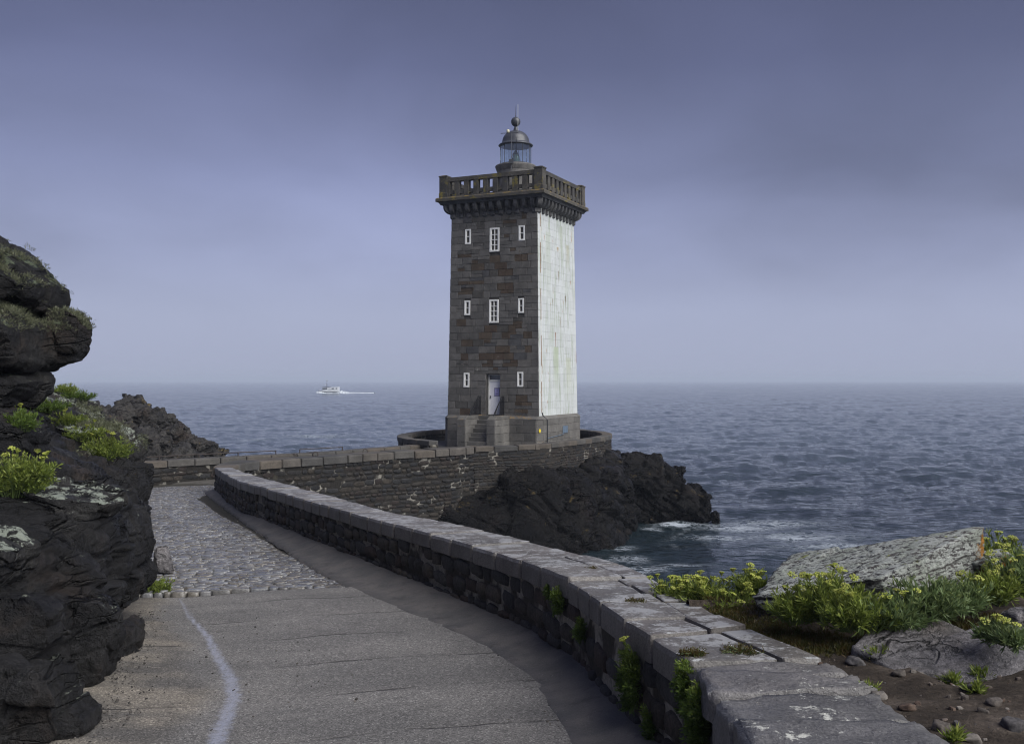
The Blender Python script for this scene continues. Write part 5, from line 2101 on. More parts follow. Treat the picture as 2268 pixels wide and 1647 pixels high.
# face towards the cove, from the causeway round to the point
h_rows = [
    ringz([(-4.6, 44.6), (-2.6, 44.8), (-.5, 45.6), (1.6, 46.6), (3.4, 47.3), (5.0, 48.8), (6.3, 51.5), (6.9, 54.8), (7.4, 57.5), (7.2, 61), (6, 66)], -.8),
    ringz([(-4.6, 44.7), (-2.6, 45.0), (-.5, 45.8), (1.5, 46.8), (3.2, 47.6), (4.8, 49.2), (6.0, 51.8), (6.7, 55.0), (7.2, 57.5), (7.0, 61), (6, 66)], .6),
    ringz([(-4.5, 45.1), (-2.6, 45.5), (-.6, 46.3), (1.3, 47.2), (2.9, 48.1), (4.5, 49.9), (5.8, 52.2), (6.5, 55.2), (6.9, 57.6), (6.8, 61), (5.8, 66)], 2.0),
    ringz([(-4.4, 45.9), (-2.5, 46.3), (-.7, 47.0), (1.1, 47.7), (2.6, 48.7), (4.2, 50.8), (5.6, 53.0), (6.3, 55.8), (6.6, 58), (6.5, 61), (5.6, 65)], (3.0, 3.1, 3.5, 3.7, 3.5, 3.3, 3.5, 3.8, 3.9, 3.9, 3.7)),
    ringz([(-4.3, 47.6), (-2.3, 47.5), (-.8, 48.6), (1.0, 49.2), (2.3, 50.2), (3.6, 52.6), (5.0, 54.8), (5.7, 57.2), (5.8, 59), (5.6, 61), (5.0, 64)], (3.2, 3.5, 3.9, 4.05, 3.8, 3.7, 4.0, 4.2, 4.3, 4.3, 4.2)),
    ringz([(0, 57)] * 11, 3.9)]
head = loft_rock('headland', h_rows, 430, 210, M_HEAD, 71, 3.6, BED_H, .60, slab=2.2, fine=.6)
kind(head, 'structure')
BED_P = bedmat(38, 15)


def blob(name, c, s, mat, seed, bed, label, cat='rock', group=None, res=44, amp=.9, npl=16, slab=2.8, size=None, fine=.4, parent=None):
    """angular boulder of half-sizes s round c"""
    r = np.random.default_rng(seed)
    pl = []
    for k in range(npl):
        n_ = r.normal(size=3)
        n_ /= np.linalg.norm(n_)
        sup = math.sqrt((n_[0] * s[0]) ** 2 + (n_[1] * s[1]) ** 2 + (n_[2] * s[2]) ** 2)
        pl.append((n_, sup * r.uniform(.72, 1.0)))
    for n_, d in (((1, 0, 0), s[0]), ((-1, 0, 0), s[0]), ((0, 1, 0), s[1]), ((0, -1, 0), s[1]), ((0, 0, 1), s[2]), ((0, 0, -1), s[2])):
        pl.append((np.array(n_) + r.normal(0, .12, 3), d * r.uniform(.9, 1.02)))
    o = rock_poly(name, pl, np.asarray(c, float), mat, seed, size or float(np.mean(s)) * 1.1, bed, res, amp, parent, slab, .06, fine)
    if parent is None:
        tag(o, label, cat, group)
    return o


def pxblob(u, v, d, sx_, sy_, sz_, *a, **k):
    return blob(a[0], P(u, v, d), (sx_, sy_, sz_), *a[1:], **k)


# the point to the right
pxblob(1445, 1100, 60.5, 2.3, 2.8, 2.30, 'sea_rock', M_HEAD, 301, BED_P, 'dark jagged rock mass right of the court wall, highest of the point', res=80, amp=.9, size=1.7)
pxblob(1400, 1070, 60.5, 1.9, 2.4, 2.2, 'sea_rock', M_HEAD, 307, BED_P, 'dark rock shoulder against the right end of the court wall', res=60, amp=.8, size=1.5)
pxblob(1502, 1122, 60.0, 1.35, 1.6, 1.35, 'sea_rock', M_HEAD, 302, BED_P, 'dark wet rock sloping down to the tip of the point', res=64, amp=.9, size=1.2)
pxblob(1492, 1058, 61.0, .75, 1.2, .62, 'sea_rock', M_HEAD, 303, BED_P, 'knobbly dark rock crowning the right side of the point', res=40, amp=1.0)
pxblob(1548, 1128, 59.4, .85, .9, .80, 'sea_rock', M_HEAD, 304, BED_P, 'low dark rock at the tip of the point above the foam', res=44, amp=1.0)
pxblob(1584, 1146, 59.0, .32, .4, .42, 'sea_rock', M_HEAD, 305, BED_P, 'small rock at the very tip of the point in the water', res=30, amp=.9)

# ------------------------------------------------------------------ shore rocks beyond the causeway, far left
BED_L = bedmat(-34, 10)
far = [(300, 930, 54, 1.3, 1.5, .85), (345, 932, 54, .8, 1.2, .72), (330, 985, 52, 1.9, 1.6, 1.0), (385, 965, 53, .75, 1.2, .62), (415, 985, 53, .95, 1.2, .55), (445, 992, 53.5, .8, 1.0, .42),
       (478, 1003, 54, .8, 1.0, .28), (365, 1010, 51, 1.9, 1.2, .75), (280, 985, 53, 1.6, 1.6, 1.2), (225, 950, 50, 1.7, 1.6, 1.3)]
lab = ['dark square rock high on the shore beyond the parapet, leftmost', 'dark notched rock on the shore beside the leftmost square one', 'broad dark rock below the two square ones beyond the parapet',
       'dark rock leaning right on the shore beyond the parapet', 'dark rock in the middle of the slope down to the sea', 'low brown topped rock near the foot of the shore slope',
       'lowest flat rock of the shore slope reaching the sea', 'dark rock just above the parapet at the left end of the rail', 'big dark rock behind the cliff edge at far left shore',
       'dark rock filling the slope between the cliff and the shore rocks']
for i, (u, v, d, a, b, c) in enumerate(far):
    pxblob(u, v, d, a, b, c, 'shore_rock', M_FARROCK, 500 + i, BED_L, lab[i], res=40, amp=.9, group='rocks on the far left shore', npl=10)
kind(loft_rock('shore_bank', [ringz([(-30, 48), (-24, 49.5), (-19, 50.5), (-16.2, 52), (-15.2, 54), (-17, 60), (-30, 70)], -.5),
                              ringz([(-30, 48.5), (-24, 50), (-19.5, 51), (-17, 52.5), (-16.5, 54), (-18, 59), (-30, 68)], 2.5),
                              ringz([(-30, 49.5), (-24.5, 51), (-20.5, 52), (-18.6, 53), (-18.2, 54.5), (-19.5, 58), (-30, 65)], 4.6),
                              ringz([(-31, 54), (-27, 54.5), (-25, 55), (-24, 55.5), (-24, 56), (-25, 57), (-30, 58)], 6.4)], 110, 60, M_FARROCK, 61, 1.6, BED_L, .8), 'structure')

# ------------------------------------------------------------------ cliff on the left
BED_C = bedmat(10, 150)
cl_rows = [
    ringz([(-7.0, 4.0), (-5.4, 6.0), (-4.35, 7.6), (-3.85, 8.7), (-4.1, 9.8), (-4.4, 10.8), (-4.75, 12.0), (-5.3, 13.8), (-6.1, 16.4), (-7.6, 19), (-11, 24), (-16, 30), (-24, 34)], 4.3),
    ringz([(-7.0, 4.0), (-5.4, 6.0), (-4.4, 7.7), (-3.95, 8.8), (-4.15, 9.8), (-4.4, 10.8), (-4.7, 12.0), (-5.25, 13.8), (-6.0, 16.4), (-7.6, 19), (-11, 24), (-16, 30), (-24, 34)], 5.3),
    ringz([(-7.1, 4.1), (-5.6, 6.2), (-4.6, 7.9), (-4.15, 9.0), (-4.15, 10.0), (-4.3, 11.0), (-4.55, 12.2), (-5.0, 14.0), (-5.85, 16.4), (-7.6, 19), (-11, 24), (-16, 30), (-24, 34)], 5.9),
    ringz([(-7.3, 4.3), (-5.9, 6.6), (-4.95, 8.2), (-4.4, 9.5), (-4.25, 10.4), (-4.35, 11.3), (-4.55, 12.5), (-5.0, 14.2), (-5.9, 16.6), (-7.7, 19), (-11, 24), (-16, 30), (-24, 34)], 6.45),
    ringz([(-7.6, 4.6), (-6.4, 7.2), (-5.4, 8.8), (-4.75, 10.0), (-4.5, 10.9), (-4.55, 11.8), (-4.9, 12.8), (-5.45, 14.4), (-6.2, 17.0), (-7.9, 19.6), (-11, 24.4), (-16, 30), (-24, 34)], 7.0),
    ringz([(-8.0, 5.2), (-7.0, 8.0), (-6.0, 9.6), (-5.5, 10.7), (-5.4, 11.7), (-5.6, 12.7), (-5.9, 13.8), (-6.3, 15.4), (-6.9, 17.8), (-8.2, 20.4), (-11.3, 24.8), (-16, 30), (-24, 34)], 7.3),
    ringz([(-8.6, 6.0), (-7.9, 9.2), (-7.0, 10.6), (-6.6, 11.6), (-6.6, 12.6), (-6.8, 13.6), (-7.1, 14.8), (-7.4, 16.4), (-7.9, 18.6), (-8.9, 21), (-11.6, 25), (-16, 30), (-24, 34)], (7.9, 7.9, 7.8, 7.8, 7.8, 7.8, 7.85, 7.85, 7.85, 7.8, 7.6, 7.2, 6.7)),
    ringz([(-9.4, 7.0), (-8.8, 10.4), (-8.0, 11.8), (-7.8, 12.6), (-7.8, 13.6), (-8.0, 14.6), (-8.3, 15.8), (-8.7, 17.2), (-9.2, 19.2), (-9.9, 21.5), (-12.2, 25), (-17, 30), (-24, 34)], (8.5, 8.5, 8.4, 8.35, 8.3, 8.3, 8.3, 8.3, 8.25, 8.1, 7.8, 7.4, 6.8)),
    ringz([(-14, 8), (-14, 10.4), (-13.5, 12), (-13.5, 12.6), (-13.5, 13.6), (-13.5, 14.6), (-13.5, 15.8), (-14, 17.2), (-14, 19.2), (-14.6, 21.5), (-16, 25), (-21, 30), (-26, 34)], (10, 10, 10, 10, 10, 10, 10, 9.9, 9.7, 9.3, 8.7, 8, 7))]
cliff = loft_rock('cliff', [[(a - .16, b + .05, c) for a, b, c in r] for r in cl_rows], 420, 220, M_CLIFF, 41, 1.0, BED_C, .62, slab=2.4, fine=.4)
kind(cliff, 'structure')

# boulders of the cliff
outline_rock('boulder', [(-140, 500), (0, 522), (37, 549), (94, 577), (158, 609), (165, 640), (160, 676), (150, 692), (110, 702), (40, 690), (-140, 660)], 14.2, 2.2, M_CLIFF_TOP, 611, bedmat(8, 80), .32, 60, slab=1.6)
tag(bpy.context.scene.objects['boulder'], 'topmost dark overhanging boulder at left edge with tufts of grey lichen', 'boulder', 'boulders of the left cliff')
def bl(px, d, th, mat, seed, bed, label, amp=.5, res=50, **k):
    return tag(outline_rock('boulder', px, d, th, mat, seed, bed, amp, res, **k), label, 'boulder', 'boulders of the left cliff')
bl([(-140, 640), (0, 640), (40, 660), (90, 676), (140, 705), (160, 734), (164, 770), (162, 803), (143, 819), (67, 824), (-140, 822)], 14.0, 2.4, M_CLIFF_TOP, 612, bedmat(10, 70), 'wide dark overhanging boulder below the topmost one', .32, 60, slab=1.6)
bl([(120, 708), (150, 692), (182, 690), (212, 706), (226, 724), (226, 750), (220, 784), (206, 804), (160, 812), (120, 796)], 14.6, 1.0, M_CLIFF_TOP, 613, bedmat(20, 40), 'rounded dark knob jutting out right of the wide overhanging boulder', .32, 44, slab=1.6)
bl([(-140, 812), (80, 812), (130, 822), (156, 842), (150, 866), (110, 900), (0, 925), (-140, 935)], 14.0, 2.0, M_CLIFF_TOP, 614, BED_C, 'dark ledge right under the wide overhanging boulder', .32)
bl([(60, 905), (118, 862), (165, 864), (229, 891), (274, 916), (270, 945), (180, 960), (90, 950)], 18.5, 2.0, M_CLIFF_LIGHT, 615, bedmat(22, 10), 'dark stepped rock ledge sloping down below the overhang', .32)
bl([(150, 960), (200, 930), (262, 935), (330, 952), (349, 992), (345, 1022), (280, 1040), (180, 1020)], 16.8, 1.8, M_CLIFF_LIGHT, 616, bedmat(25, 0), 'pale lichen covered rock at the cliff edge above the parapet', .32)
bl([(75, 1058), (103, 1034), (190, 1054), (304, 1076), (313, 1098), (290, 1128), (180, 1140), (84, 1130)], 11.6, 1.5, M_CLIFF_LIGHT, 617, bedmat(10, 20), 'long block with a pale lichen top above the road', .32, 60, slab=1.6)
bl([(-60, 1155), (20, 1153), (79, 1162), (118, 1192), (116, 1238), (80, 1273), (0, 1290), (-60, 1290)], 9.6, 1.3, M_CLIFF_LIGHT, 618, BED_C, 'grey block with a pale top at the left edge', .32, 50, slab=1.6)
bl([(272, 1240), (300, 1222), (345, 1232), (361, 1253), (357, 1283), (340, 1302), (300, 1300), (275, 1275)], 13.6, 1.0, M_CLIFF, 619, BED_C, 'lumpy rock bulging over the road at the right side of the cliff', .32, 40, slab=1.6)
bl([(250, 1446), (268, 1395), (290, 1362), (318, 1380), (322, 1408), (312, 1446), (290, 1462)], 11.6, .6, M_CLIFF, 620, bedmat(60, 20), 'pointed triangular rock block standing at the foot of the cliff', .32, 36, slab=1.6)
bl([(150, 1600), (168, 1545), (200, 1530), (228, 1560), (232, 1583), (220, 1602), (180, 1625)], 8.7, .6, M_CLIFF, 621, BED_C, 'low rounded rock lying at the cliff foot beside the road', .32, 36, slab=1.6)
bl([(40, 900), (100, 905), (150, 950), (140, 1010), (110, 1030), (30, 1010), (0, 960)], 12.4, 1.6, M_CLIFF, 622, bedmat(20, 30), 'dark smooth faced rock behind the big plant at the left edge', .32)
bl([(-80, 1290), (60, 1284), (150, 1296), (182, 1330), (178, 1400), (120, 1432), (0, 1450), (-80, 1455)], 9.3, 1.0, M_CLIFF, 623, bedmat(6, 40), 'broad brown faced rock at the left edge below the grey block', .32, 54, slab=1.5)
bl([(140, 1310), (200, 1292), (272, 1300), (300, 1330), (292, 1390), (262, 1470), (226, 1524), (188, 1524), (168, 1440)], 10.4, .9, M_CLIFF, 624, bedmat(70, 30), 'tall tapering rock column standing over the road edge', .32, 56, slab=1.5)
bl([(-80, 1440), (60, 1425), (150, 1440), (192, 1500), (205, 1580), (170, 1625), (100, 1690), (-80, 1700)], 8.6, .9, M_CLIFF, 625, bedmat(15, 20), 'large dark lichen spotted rock in the lower left corner', .32, 60, slab=1.5)
bl([(225, 1125), (300, 1108), (338, 1112), (358, 1152), (362, 1188), (350, 1232), (290, 1240), (235, 1215)], 13.4, 1.3, M_CLIFF, 626, bedmat(8, 10), 'dark blocky rock at the cliff edge under the pale topped block', .32, 50, slab=2.0)
bl([(100, 1160), (180, 1140), (250, 1150), (268, 1200), (240, 1262), (160, 1290), (110, 1262)], 11.2, 1.2, M_CLIFF, 627, bedmat(14, 40), 'layered dark rock in the middle of the cliff face', .32, 50, slab=2.6)
bl([(255, 1040), (310, 1020), (345, 1024), (350, 1068), (338, 1104), (300, 1112), (262, 1090)], 15.6, 1.0, M_CLIFF, 628, bedmat(14, 40), 'brown stained rock at the cliff edge beside the parapet', .3, 40, slab=2.0)
# the single upright stone beside the cobbles
so = tag(outline_rock('upright_stone', [(350, 1215), (357, 1206), (376, 1203), (384, 1237), (386, 1266), (360, 1262), (348, 1240)], 17.3, .30, M_FLAT, 630, BED_C, .22, 30, lean=.1, slab=1.5), 'small upright greenish stone beside the cobbles at the cliff foot', 'stone')

# ------------------------------------------------------------------ bank on the right
def bank_z(x, y):
    t = np.stack([x, y, 0 * x], 1)
    z = EYE - 1.98 - .035 * (y - 6) + .10 * np.clip(x - 3, 0, 4) + .05 * fbm(t * .9, 3, 5) + .018 * fbm(t * 5, 3, 6)
    edge_y = 9.7 + .12 * (x - 2) + .5 * vnoise(t * .5, 9)
    drop = np.clip(y - edge_y, 0, None)
    z = z - 1.3 * drop - .25 * drop ** 2
    return z


def build_bank():
    yo = np.argsort(B0[:, 1])
    ys = np.arange(2.5, 14.5, .05)
    xl = np.interp(ys, B0[yo, 1], B0[yo, 0]) - .10
    xr = np.full_like(ys, 13.0)
    t = np.linspace(0, 1, 190) ** 1.25
    X = xl[:, None] * (1 - t) + xr[:, None] * t
    Y = np.repeat(ys[:, None], len(t), 1)
    Z = bank_z(X.ravel(), Y.ravel()).reshape(X.shape)
    # the soil lies just below the wall's coping along it
    wz = np.interp(ys, B0[yo, 1], B0[yo, 2])[:, None] - .07
    k = np.clip((X - xl[:, None]) / .6, 0, 1)
    Z = np.where(Y < 9.2, np.minimum(wz * (1 - k) + Z * k, Z + .05), Z)
    Z = np.maximum(Z, -1.0)
    V = np.stack([X.ravel(), Y.ravel(), Z.ravel()], 1)
    o = kind(mesh('bank', V, grid_faces(len(ys), len(t)), M_SOIL, None, True), 'structure')
    return V


BANK = build_bank()


def on_bank(x, y):
    """height of the built bank there"""
    k = np.argmin((BANK[:, 0] - x) ** 2 + (BANK[:, 1] - y) ** 2)
    return float(BANK[k, 2])


def bank_at(u, v):
    """point of the bank seen at picture place (u, v)"""
    d = 7.0
    for _ in range(12):
        z = on_bank((u - U0) / F * d, d)
        d = d * .5 + .5 * float(np.clip((EYE - z) * F / (v - V0), 3, 13))
    return np.array([(u - U0) / F * d, d, on_bank((u - U0) / F * d, d)])


# big lichen slab, tilted up to the right
def hexrock(name, corners, mat, seed, bed, amp, size, res, label, cat, slab=3.0, round_=.06):
    """rock from 8 corners (bottom ring, top ring)"""
    C = np.array(corners, float)
    c = C.mean(0)
    pl = []
    for f in ((0, 3, 2, 1), (4, 5, 6, 7), (0, 1, 5, 4), (1, 2, 6, 5), (2, 3, 7, 6), (3, 0, 4, 7)):
        q = C[list(f)]
        n_ = np.cross(q[2] - q[0], q[3] - q[1])
        n_ /= np.linalg.norm(n_)
        m_ = q.mean(0) - c
        if n_ @ m_ < 0:
            n_ = -n_
        pl.append((n_, float(n_ @ m_)))
    return tag(rock_poly(name, pl, c, mat, seed, size, bed, res, amp, None, slab, round_), label, cat)


# outline in the picture: foot (1680,1330) .. ridge (1745,1235)-(2185,1155), prow (2190,1200), lower edge (1950,1290)
sl = [P(1672, 1352, 8.6), P(1975, 1345, 8.05), P(2172, 1280, 8.75), P(1790, 1300, 9.8), P(1668, 1318, 8.6), P(1945, 1282, 8.05), P(2198, 1152, 8.8), P(1742, 1234, 9.8)]
slab_o = hexrock('slab_boulder', sl, M_SLAB, 801, bedmat(-10, 0), .14, .55, 110, 'big tilted slab of rock crusted with pale lichen on the right bank', 'boulder', slab=3.0, round_=.025)
tag(outline_rock('prop_rock', [(2110, 1232), (2172, 1208), (2204, 1214), (2216, 1255), (2206, 1290), (2115, 1290)], 8.9, .5, M_SLAB, 802, BED_C, .3, 40, slab=1.8), 'grey and orange rock under the high end of the pale slab', 'rock')
# flat grey rock in two planes
def planed(name, c, pl, mat, seed, label, amp=.10, res=60, size=.5):
    return tag(rock_poly(name, pl, np.asarray(c, float), mat, seed, size, bedmat(-20, 20), res, amp, None, 1.6, .05), label, 'rock')


pc = bank_at(2050, 1465)
planed('flat_rock', pc + np.array([.0, .06, -.10]), [((-.12, -.26, 1), .20), ((-1, -.55, .2), .40), ((-.15, -1, .2), .36), ((.75, -.6, .6), .40), ((1, .5, .3), .46), ((.1, 1, .2), .58), ((-.8, .7, .2), .46), ((0, 0, -1), .2)],
       M_FLAT, 811, 'flat grey rock lying in the soil in front of the plants')
pc = bank_at(2200, 1490)
planed('flat_rock', pc + np.array([.10, .10, -.12]), [((-.18, -.34, 1), .20), ((.25, -.30, 1), .24), ((-1, -.2, .7), .40), ((-.25, -1, .25), .40), ((1, .1, .3), .8), ((-.3, 1, .2), .40), ((0, 0, -1), .2)],
       M_FLAT, 812, 'low sloping grey rock at the right edge, in front of the flat one')
blob('rock', bank_at(2262, 1400) + np.array([.1, .1, .02]), (.22, .2, .16), M_FLAT, 813, BED_C, 'dark brown rock at the right edge beside a small samphire plant', res=30, amp=.5)

# loose stones on the soil
for i, (u, v, s, lb) in enumerate(((1990, 1495, .045, 'pale pinkish stone lying beside the flat rock'), (1945, 1545, .055, 'dark flat stone in the soil beside the coping'), (2085, 1615, .05, 'reddish stone in the soil near the bottom edge'),
                                   (2150, 1530, .06, 'grey stone in front of the low sloping rock'), (2200, 1560, .05, 'rounded brown stone at the lower right in the soil'), (2010, 1570, .05, 'grey angular stone beside the big worn slab'),
                                   (2245, 1610, .07, 'largest loose stone in the lower right corner'), (2150, 1640, .05, 'dark stone at the bottom edge on the soil'), (1895, 1470, .06, 'pale chip of stone at the end of the coping'))):
    p = bank_at(u, v)
    blob('loose_stone', p + np.array([0, 0, s * .25]), (s * 1.2, s, s * .6), M_PEBBLE, 850 + i, BED_C, lb, 'stone', 'loose stones on the bank', res=9, amp=.4)
# gravel
def scatter_pebbles(name, pts, sizes, mat, label, cat):
    VV, FF, RR, off = [], [], [], 0
    base = [stone_base('rubble', 990 + k) for k in range(6)]
    for p, s in zip(pts, sizes):
        V, Fc = base[rng.integers(6)]
        a = rng.uniform(0, 6.28)
        X = np.array([math.cos(a), math.sin(a), rng.normal(0, .2)]) * s * rng.uniform(.7, 1.5)
        Y = np.array([-math.sin(a), math.cos(a), rng.normal(0, .2)]) * s
        VV.append(V[:, :1] * X + V[:, 1:2] * Y + V[:, 2:] * np.array([0, 0, s * .55]) + p - np.array([0, 0, s * .12]))
        FF += [tuple(i + off for i in f) for f in Fc]
        RR.append(np.full(len(V), rng.random()))
        off += len(V)
    o = mesh(name, np.concatenate(VV), FF, mat, None, False, {'rnd': np.concatenate(RR)})
    o['label'], o['category'] = label, cat
    return kind(o, 'stuff')


pts, szs = [], []
for _ in range(4500):
    k = rng.integers(len(BANK))
    p = BANK[k] + np.array([rng.uniform(-.03, .03), rng.uniform(-.03, .03), 0])
    if 4.5 < p[1] < 8.2 and p[0] < 6:
        pts.append(p)
        szs.append(.008 + .04 * rng.random() ** 3)
scatter_pebbles('gravel', pts, szs, M_PEBBLE, 'small gravel and chips strewn over the brown soil', 'gravel')
pts, szs = [], []
for _ in range(420):
    k = int(rng.integers(0, 330))
    p = edge[k] + np.array([-abs(rng.normal(0, .10)) + .01, rng.normal(0, .05), 0])
    p[2] = float(road_z(p[1])) + .005
    pts.append(p)
    szs.append(.006 + .016 * rng.random() ** 2)
for _ in range(600):
    y = rng.uniform(7.6, 14)
    p = np.array([np.interp(y, [7.6, 8.8, 10.8, 12, 13.8], [-4.0, -3.7, -4.3, -4.6, -5.2]) + abs(rng.normal(0, .22)), y, 0])
    p[2] = float(road_z(y))
    pts.append(p)
    szs.append(.006 + .016 * rng.random() ** 2)
for _ in range(260):
    y = rng.uniform(7.5, 15)
    p = np.array([rng.uniform(-4.2, .5), y, 0])
    p[2] = float(road_z(y)) + .0
    pts.append(p)
    szs.append(.008 + .014 * rng.random() ** 2)
scatter_pebbles('road_grit', pts, szs, M_CRUMB, 'dark grit and crumbs scattered on the road surface', 'grit')

# ------------------------------------------------------------------ plants
def leaves(P0, D, L, W_, r):
    """flat pointed leaves: base, direction, length, width -> verts, tris (2 each, folded)"""
    n = len(P0)
    s = np.cross(D, r.normal(size=(n, 3)))
    s /= np.linalg.norm(s, axis=1, keepdims=True) + 1e-9
    nrm = np.cross(s, D)
    mid = P0 + D * (L * .55)[:, None] + nrm * (L * .06)[:, None]
    a = mid + s * (W_ * .5)[:, None]
    b = mid - s * (W_ * .5)[:, None]
    tip = P0 + D * L[:, None]
    V = np.stack([P0, a, tip, b], 1).reshape(-1, 3)
    k = np.arange(n)[:, None] * 4
    Fq = np.concatenate([k, k + 1, k + 2, k + 3], 1)
    return V, Fq


def unit(v):
    return v / (np.linalg.norm(v, axis=-1, keepdims=True) + 1e-9)


def samphire(name, c, size, label, seed, nst=60, leaf=M_LEAF, umbels=0, lean=(0, 0, 1.0), lsz=.066, lw=.0105, per=11, group='samphire plants', spread=1.0, umb_r=.038, plane=None):
    """rock samphire: branching fleshy stems full of narrow leaves, flat yellow-green flower heads"""
    r = np.random.default_rng(seed)
    c = np.asarray(c, float)
    root = empty(name, tuple(c), label, 'plant', group)
    sx_, sy_, sz_ = size
    lean = np.asarray(lean, float)
    SV, SF, LP, LD, tips, off = [], [], [], [], [], 0
    stem = MB()
    for k in range(nst):
        a = r.uniform(0, 2 * math.pi)
        rad = math.sqrt(r.random())
        pa, pb_ = plane if plane is not None else (np.array([1.0, 0, 0]), np.array([0, 1.0, 0]))
        b0 = c + pa * math.cos(a) * rad * sx_ * .45 + pb_ * math.sin(a) * rad * sy_ * .45 - lean * .02
        out = pa * math.cos(a) * rad * sx_ * .55 * spread + pb_ * math.sin(a) * rad * sy_ * .55 * spread
        hgt = sz_ * r.uniform(.45, 1.1) * (1 - .35 * rad ** 2)
        p2 = b0 + out + lean * hgt + r.normal(0, .012, 3)
        p1 = b0 + out * .35 + lean * hgt * .5 + r.normal(0, .01, 3)
        stem.tube([b0, p1, p2], [.0045, .004, .0025], 4, False)
        m_ = per
        t = r.uniform(.22, 1.0, m_) ** .8
        base = ((1 - t) ** 2)[:, None] * b0 + (2 * t * (1 - t))[:, None] * (p1 * 2 - (b0 + p2) / 2) + (t ** 2)[:, None] * p2
        sd = unit(p2 - b0)
        # leaves stand in forked tufts round the stem
        d = unit(sd * r.uniform(.45, 1.1, (m_, 1)) + r.normal(0, .55, (m_, 3)) + np.array([0, 0, .25]))
        fork = base + d * r.uniform(0, .03, (m_, 1))
        LP += [fork, fork, base]
        LD += [unit(d + r.normal(0, .3, (m_, 3))), unit(d + r.normal(0, .35, (m_, 3))), d]
        tips.append((p2, sd))
    LP, LD = np.concatenate(LP), np.concatenate(LD)
    n = len(LP)
    V, Fq = leaves(LP, LD, lsz * r.uniform(.6, 1.25, n), lw * r.uniform(.7, 1.3, n), r)
    rv = np.clip(r.random(n) * .7 + .3 * np.clip((LP[:, 2] - c[2]) / max(sz_, .05), 0, 1), 0, 1)
    mesh('leaves', V, Fq, leaf, root, True, {'rnd': np.repeat(rv, 4)})
    so_ = stem.build('stems', M_STEM, root)
    if umbels:
        order = sorted(range(len(tips)), key=lambda i: -tips[i][0][2])[:max(umbels, 1) * 2]
        for q in r.permutation(order)[:umbels]:
            p, sd = tips[q]
            UV, UF, UR, uo = [], [], [], 0
            top = p + unit(sd + np.array([0, 0, .8])) * r.uniform(.03, .09)
            R_ = umb_r * r.uniform(.7, 1.25)
            ax = unit(r.normal(0, .25, 3) + np.array([0, 0, 1.0]))
            s1 = unit(np.cross(ax, (1.0, .2, .1)))
            s2 = np.cross(ax, s1)
            for j in range(30):
                aa, rr_ = r.uniform(0, 6.28), math.sqrt(r.random()) * R_
                cc_ = top + s1 * math.cos(aa) * rr_ + s2 * math.sin(aa) * rr_ + ax * (.012 - rr_ * rr_ * 7)
                e = .0075 * r.uniform(.7, 1.4)
                UV += [cc_ + s1 * e, cc_ + s2 * e, cc_ - s1 * e, cc_ - s2 * e, cc_ + ax * e * 1.1, top - ax * .03]
                for f in ((0, 1, 4), (1, 2, 4), (2, 3, 4), (3, 0, 4), (1, 0, 5)):
                    UF.append(tuple(x + uo for x in f))
                UR += [r.random()] * 6
                uo += 6
            a_, b_ = p, top - ax * .03
            UV += [a_ + s1 * .003, a_ - s1 * .003, b_ - s1 * .003, b_ + s1 * .003]
            UF += [(uo, uo + 1, uo + 2), (uo, uo + 2, uo + 3)]
            UR += [.1] * 4
            mesh('flower_head', np.array(UV), np.array(UF), M_UMBEL, root, False, {'rnd': np.array(UR)})
    return root


# bank: flowering plants over the edge behind the coping
for i, (u, v, d, s, um, lb) in enumerate((
        (1510, 1330, 9.9, (.30, .28, .20), 18, 'flowering samphire at the outer edge of the coping, nearest the cove'),
        (1570, 1345, 9.6, (.32, .30, .26), 24, 'tall flowering samphire behind the coping, second from the cove'),
        (1630, 1362, 9.3, (.30, .28, .22), 14, 'flowering samphire between the coping and the pale slab'),
        (1665, 1325, 9.6, (.20, .20, .26), 10, 'thin flowering samphire against the left end of the pale slab'))):
    samphire('samphire_plant', P(u, v, d), s, lb, 1000 + i, 85, M_LEAF, um, group='samphire plants on the bank')
for i, (u, v, d, s, um, lf, lb, ns) in enumerate((
        (1765, 1372, 8.05, (.26, .22, .22), 8, M_LEAF, 'bushy samphire before the left part of the pale slab', 75),
        (1838, 1368, 7.95, (.30, .24, .36), 12, M_LEAF, 'tallest samphire in front of the pale slab with yellow heads', 110),
        (1905, 1392, 7.6, (.32, .24, .26), 5, M_LEAF, 'wide samphire spreading in front of the slab middle', 100),
        (1985, 1385, 7.6, (.28, .24, .22), 3, M_LEAFB, 'samphire clump below the overhang of the pale slab', 85),
        (2055, 1372, 7.7, (.30, .24, .34), 0, M_LEAFB, 'blue green samphire without flowers under the slab', 110),
        (2130, 1350, 8.0, (.26, .24, .24), 3, M_LEAFB, 'blue green samphire right of the flowerless one', 80),
        (2200, 1330, 8.2, (.26, .24, .24), 4, M_LEAF, 'samphire before the rock that props the slab', 70),
        (2250, 1310, 8.5, (.28, .26, .34), 14, M_LEAFB, 'flowering samphire at the right edge beside the slab', 100),
        (2212, 1260, 9.2, (.22, .22, .30), 9, M_LEAF, 'flowering samphire behind the high end of the slab', 60),
        (2205, 1415, 7.0, (.15, .13, .12), 4, M_LEAFB, 'small samphire plant behind the flat grey rock', 45),
        (2240, 1425, 6.8, (.13, .12, .09), 2, M_LEAFB, 'low samphire plant at right edge among brown stones', 32))):
    p = P(u, v, d)
    samphire('samphire_plant', p, s, lb, 1100 + i, ns, lf, um, group='samphire plants on the bank')
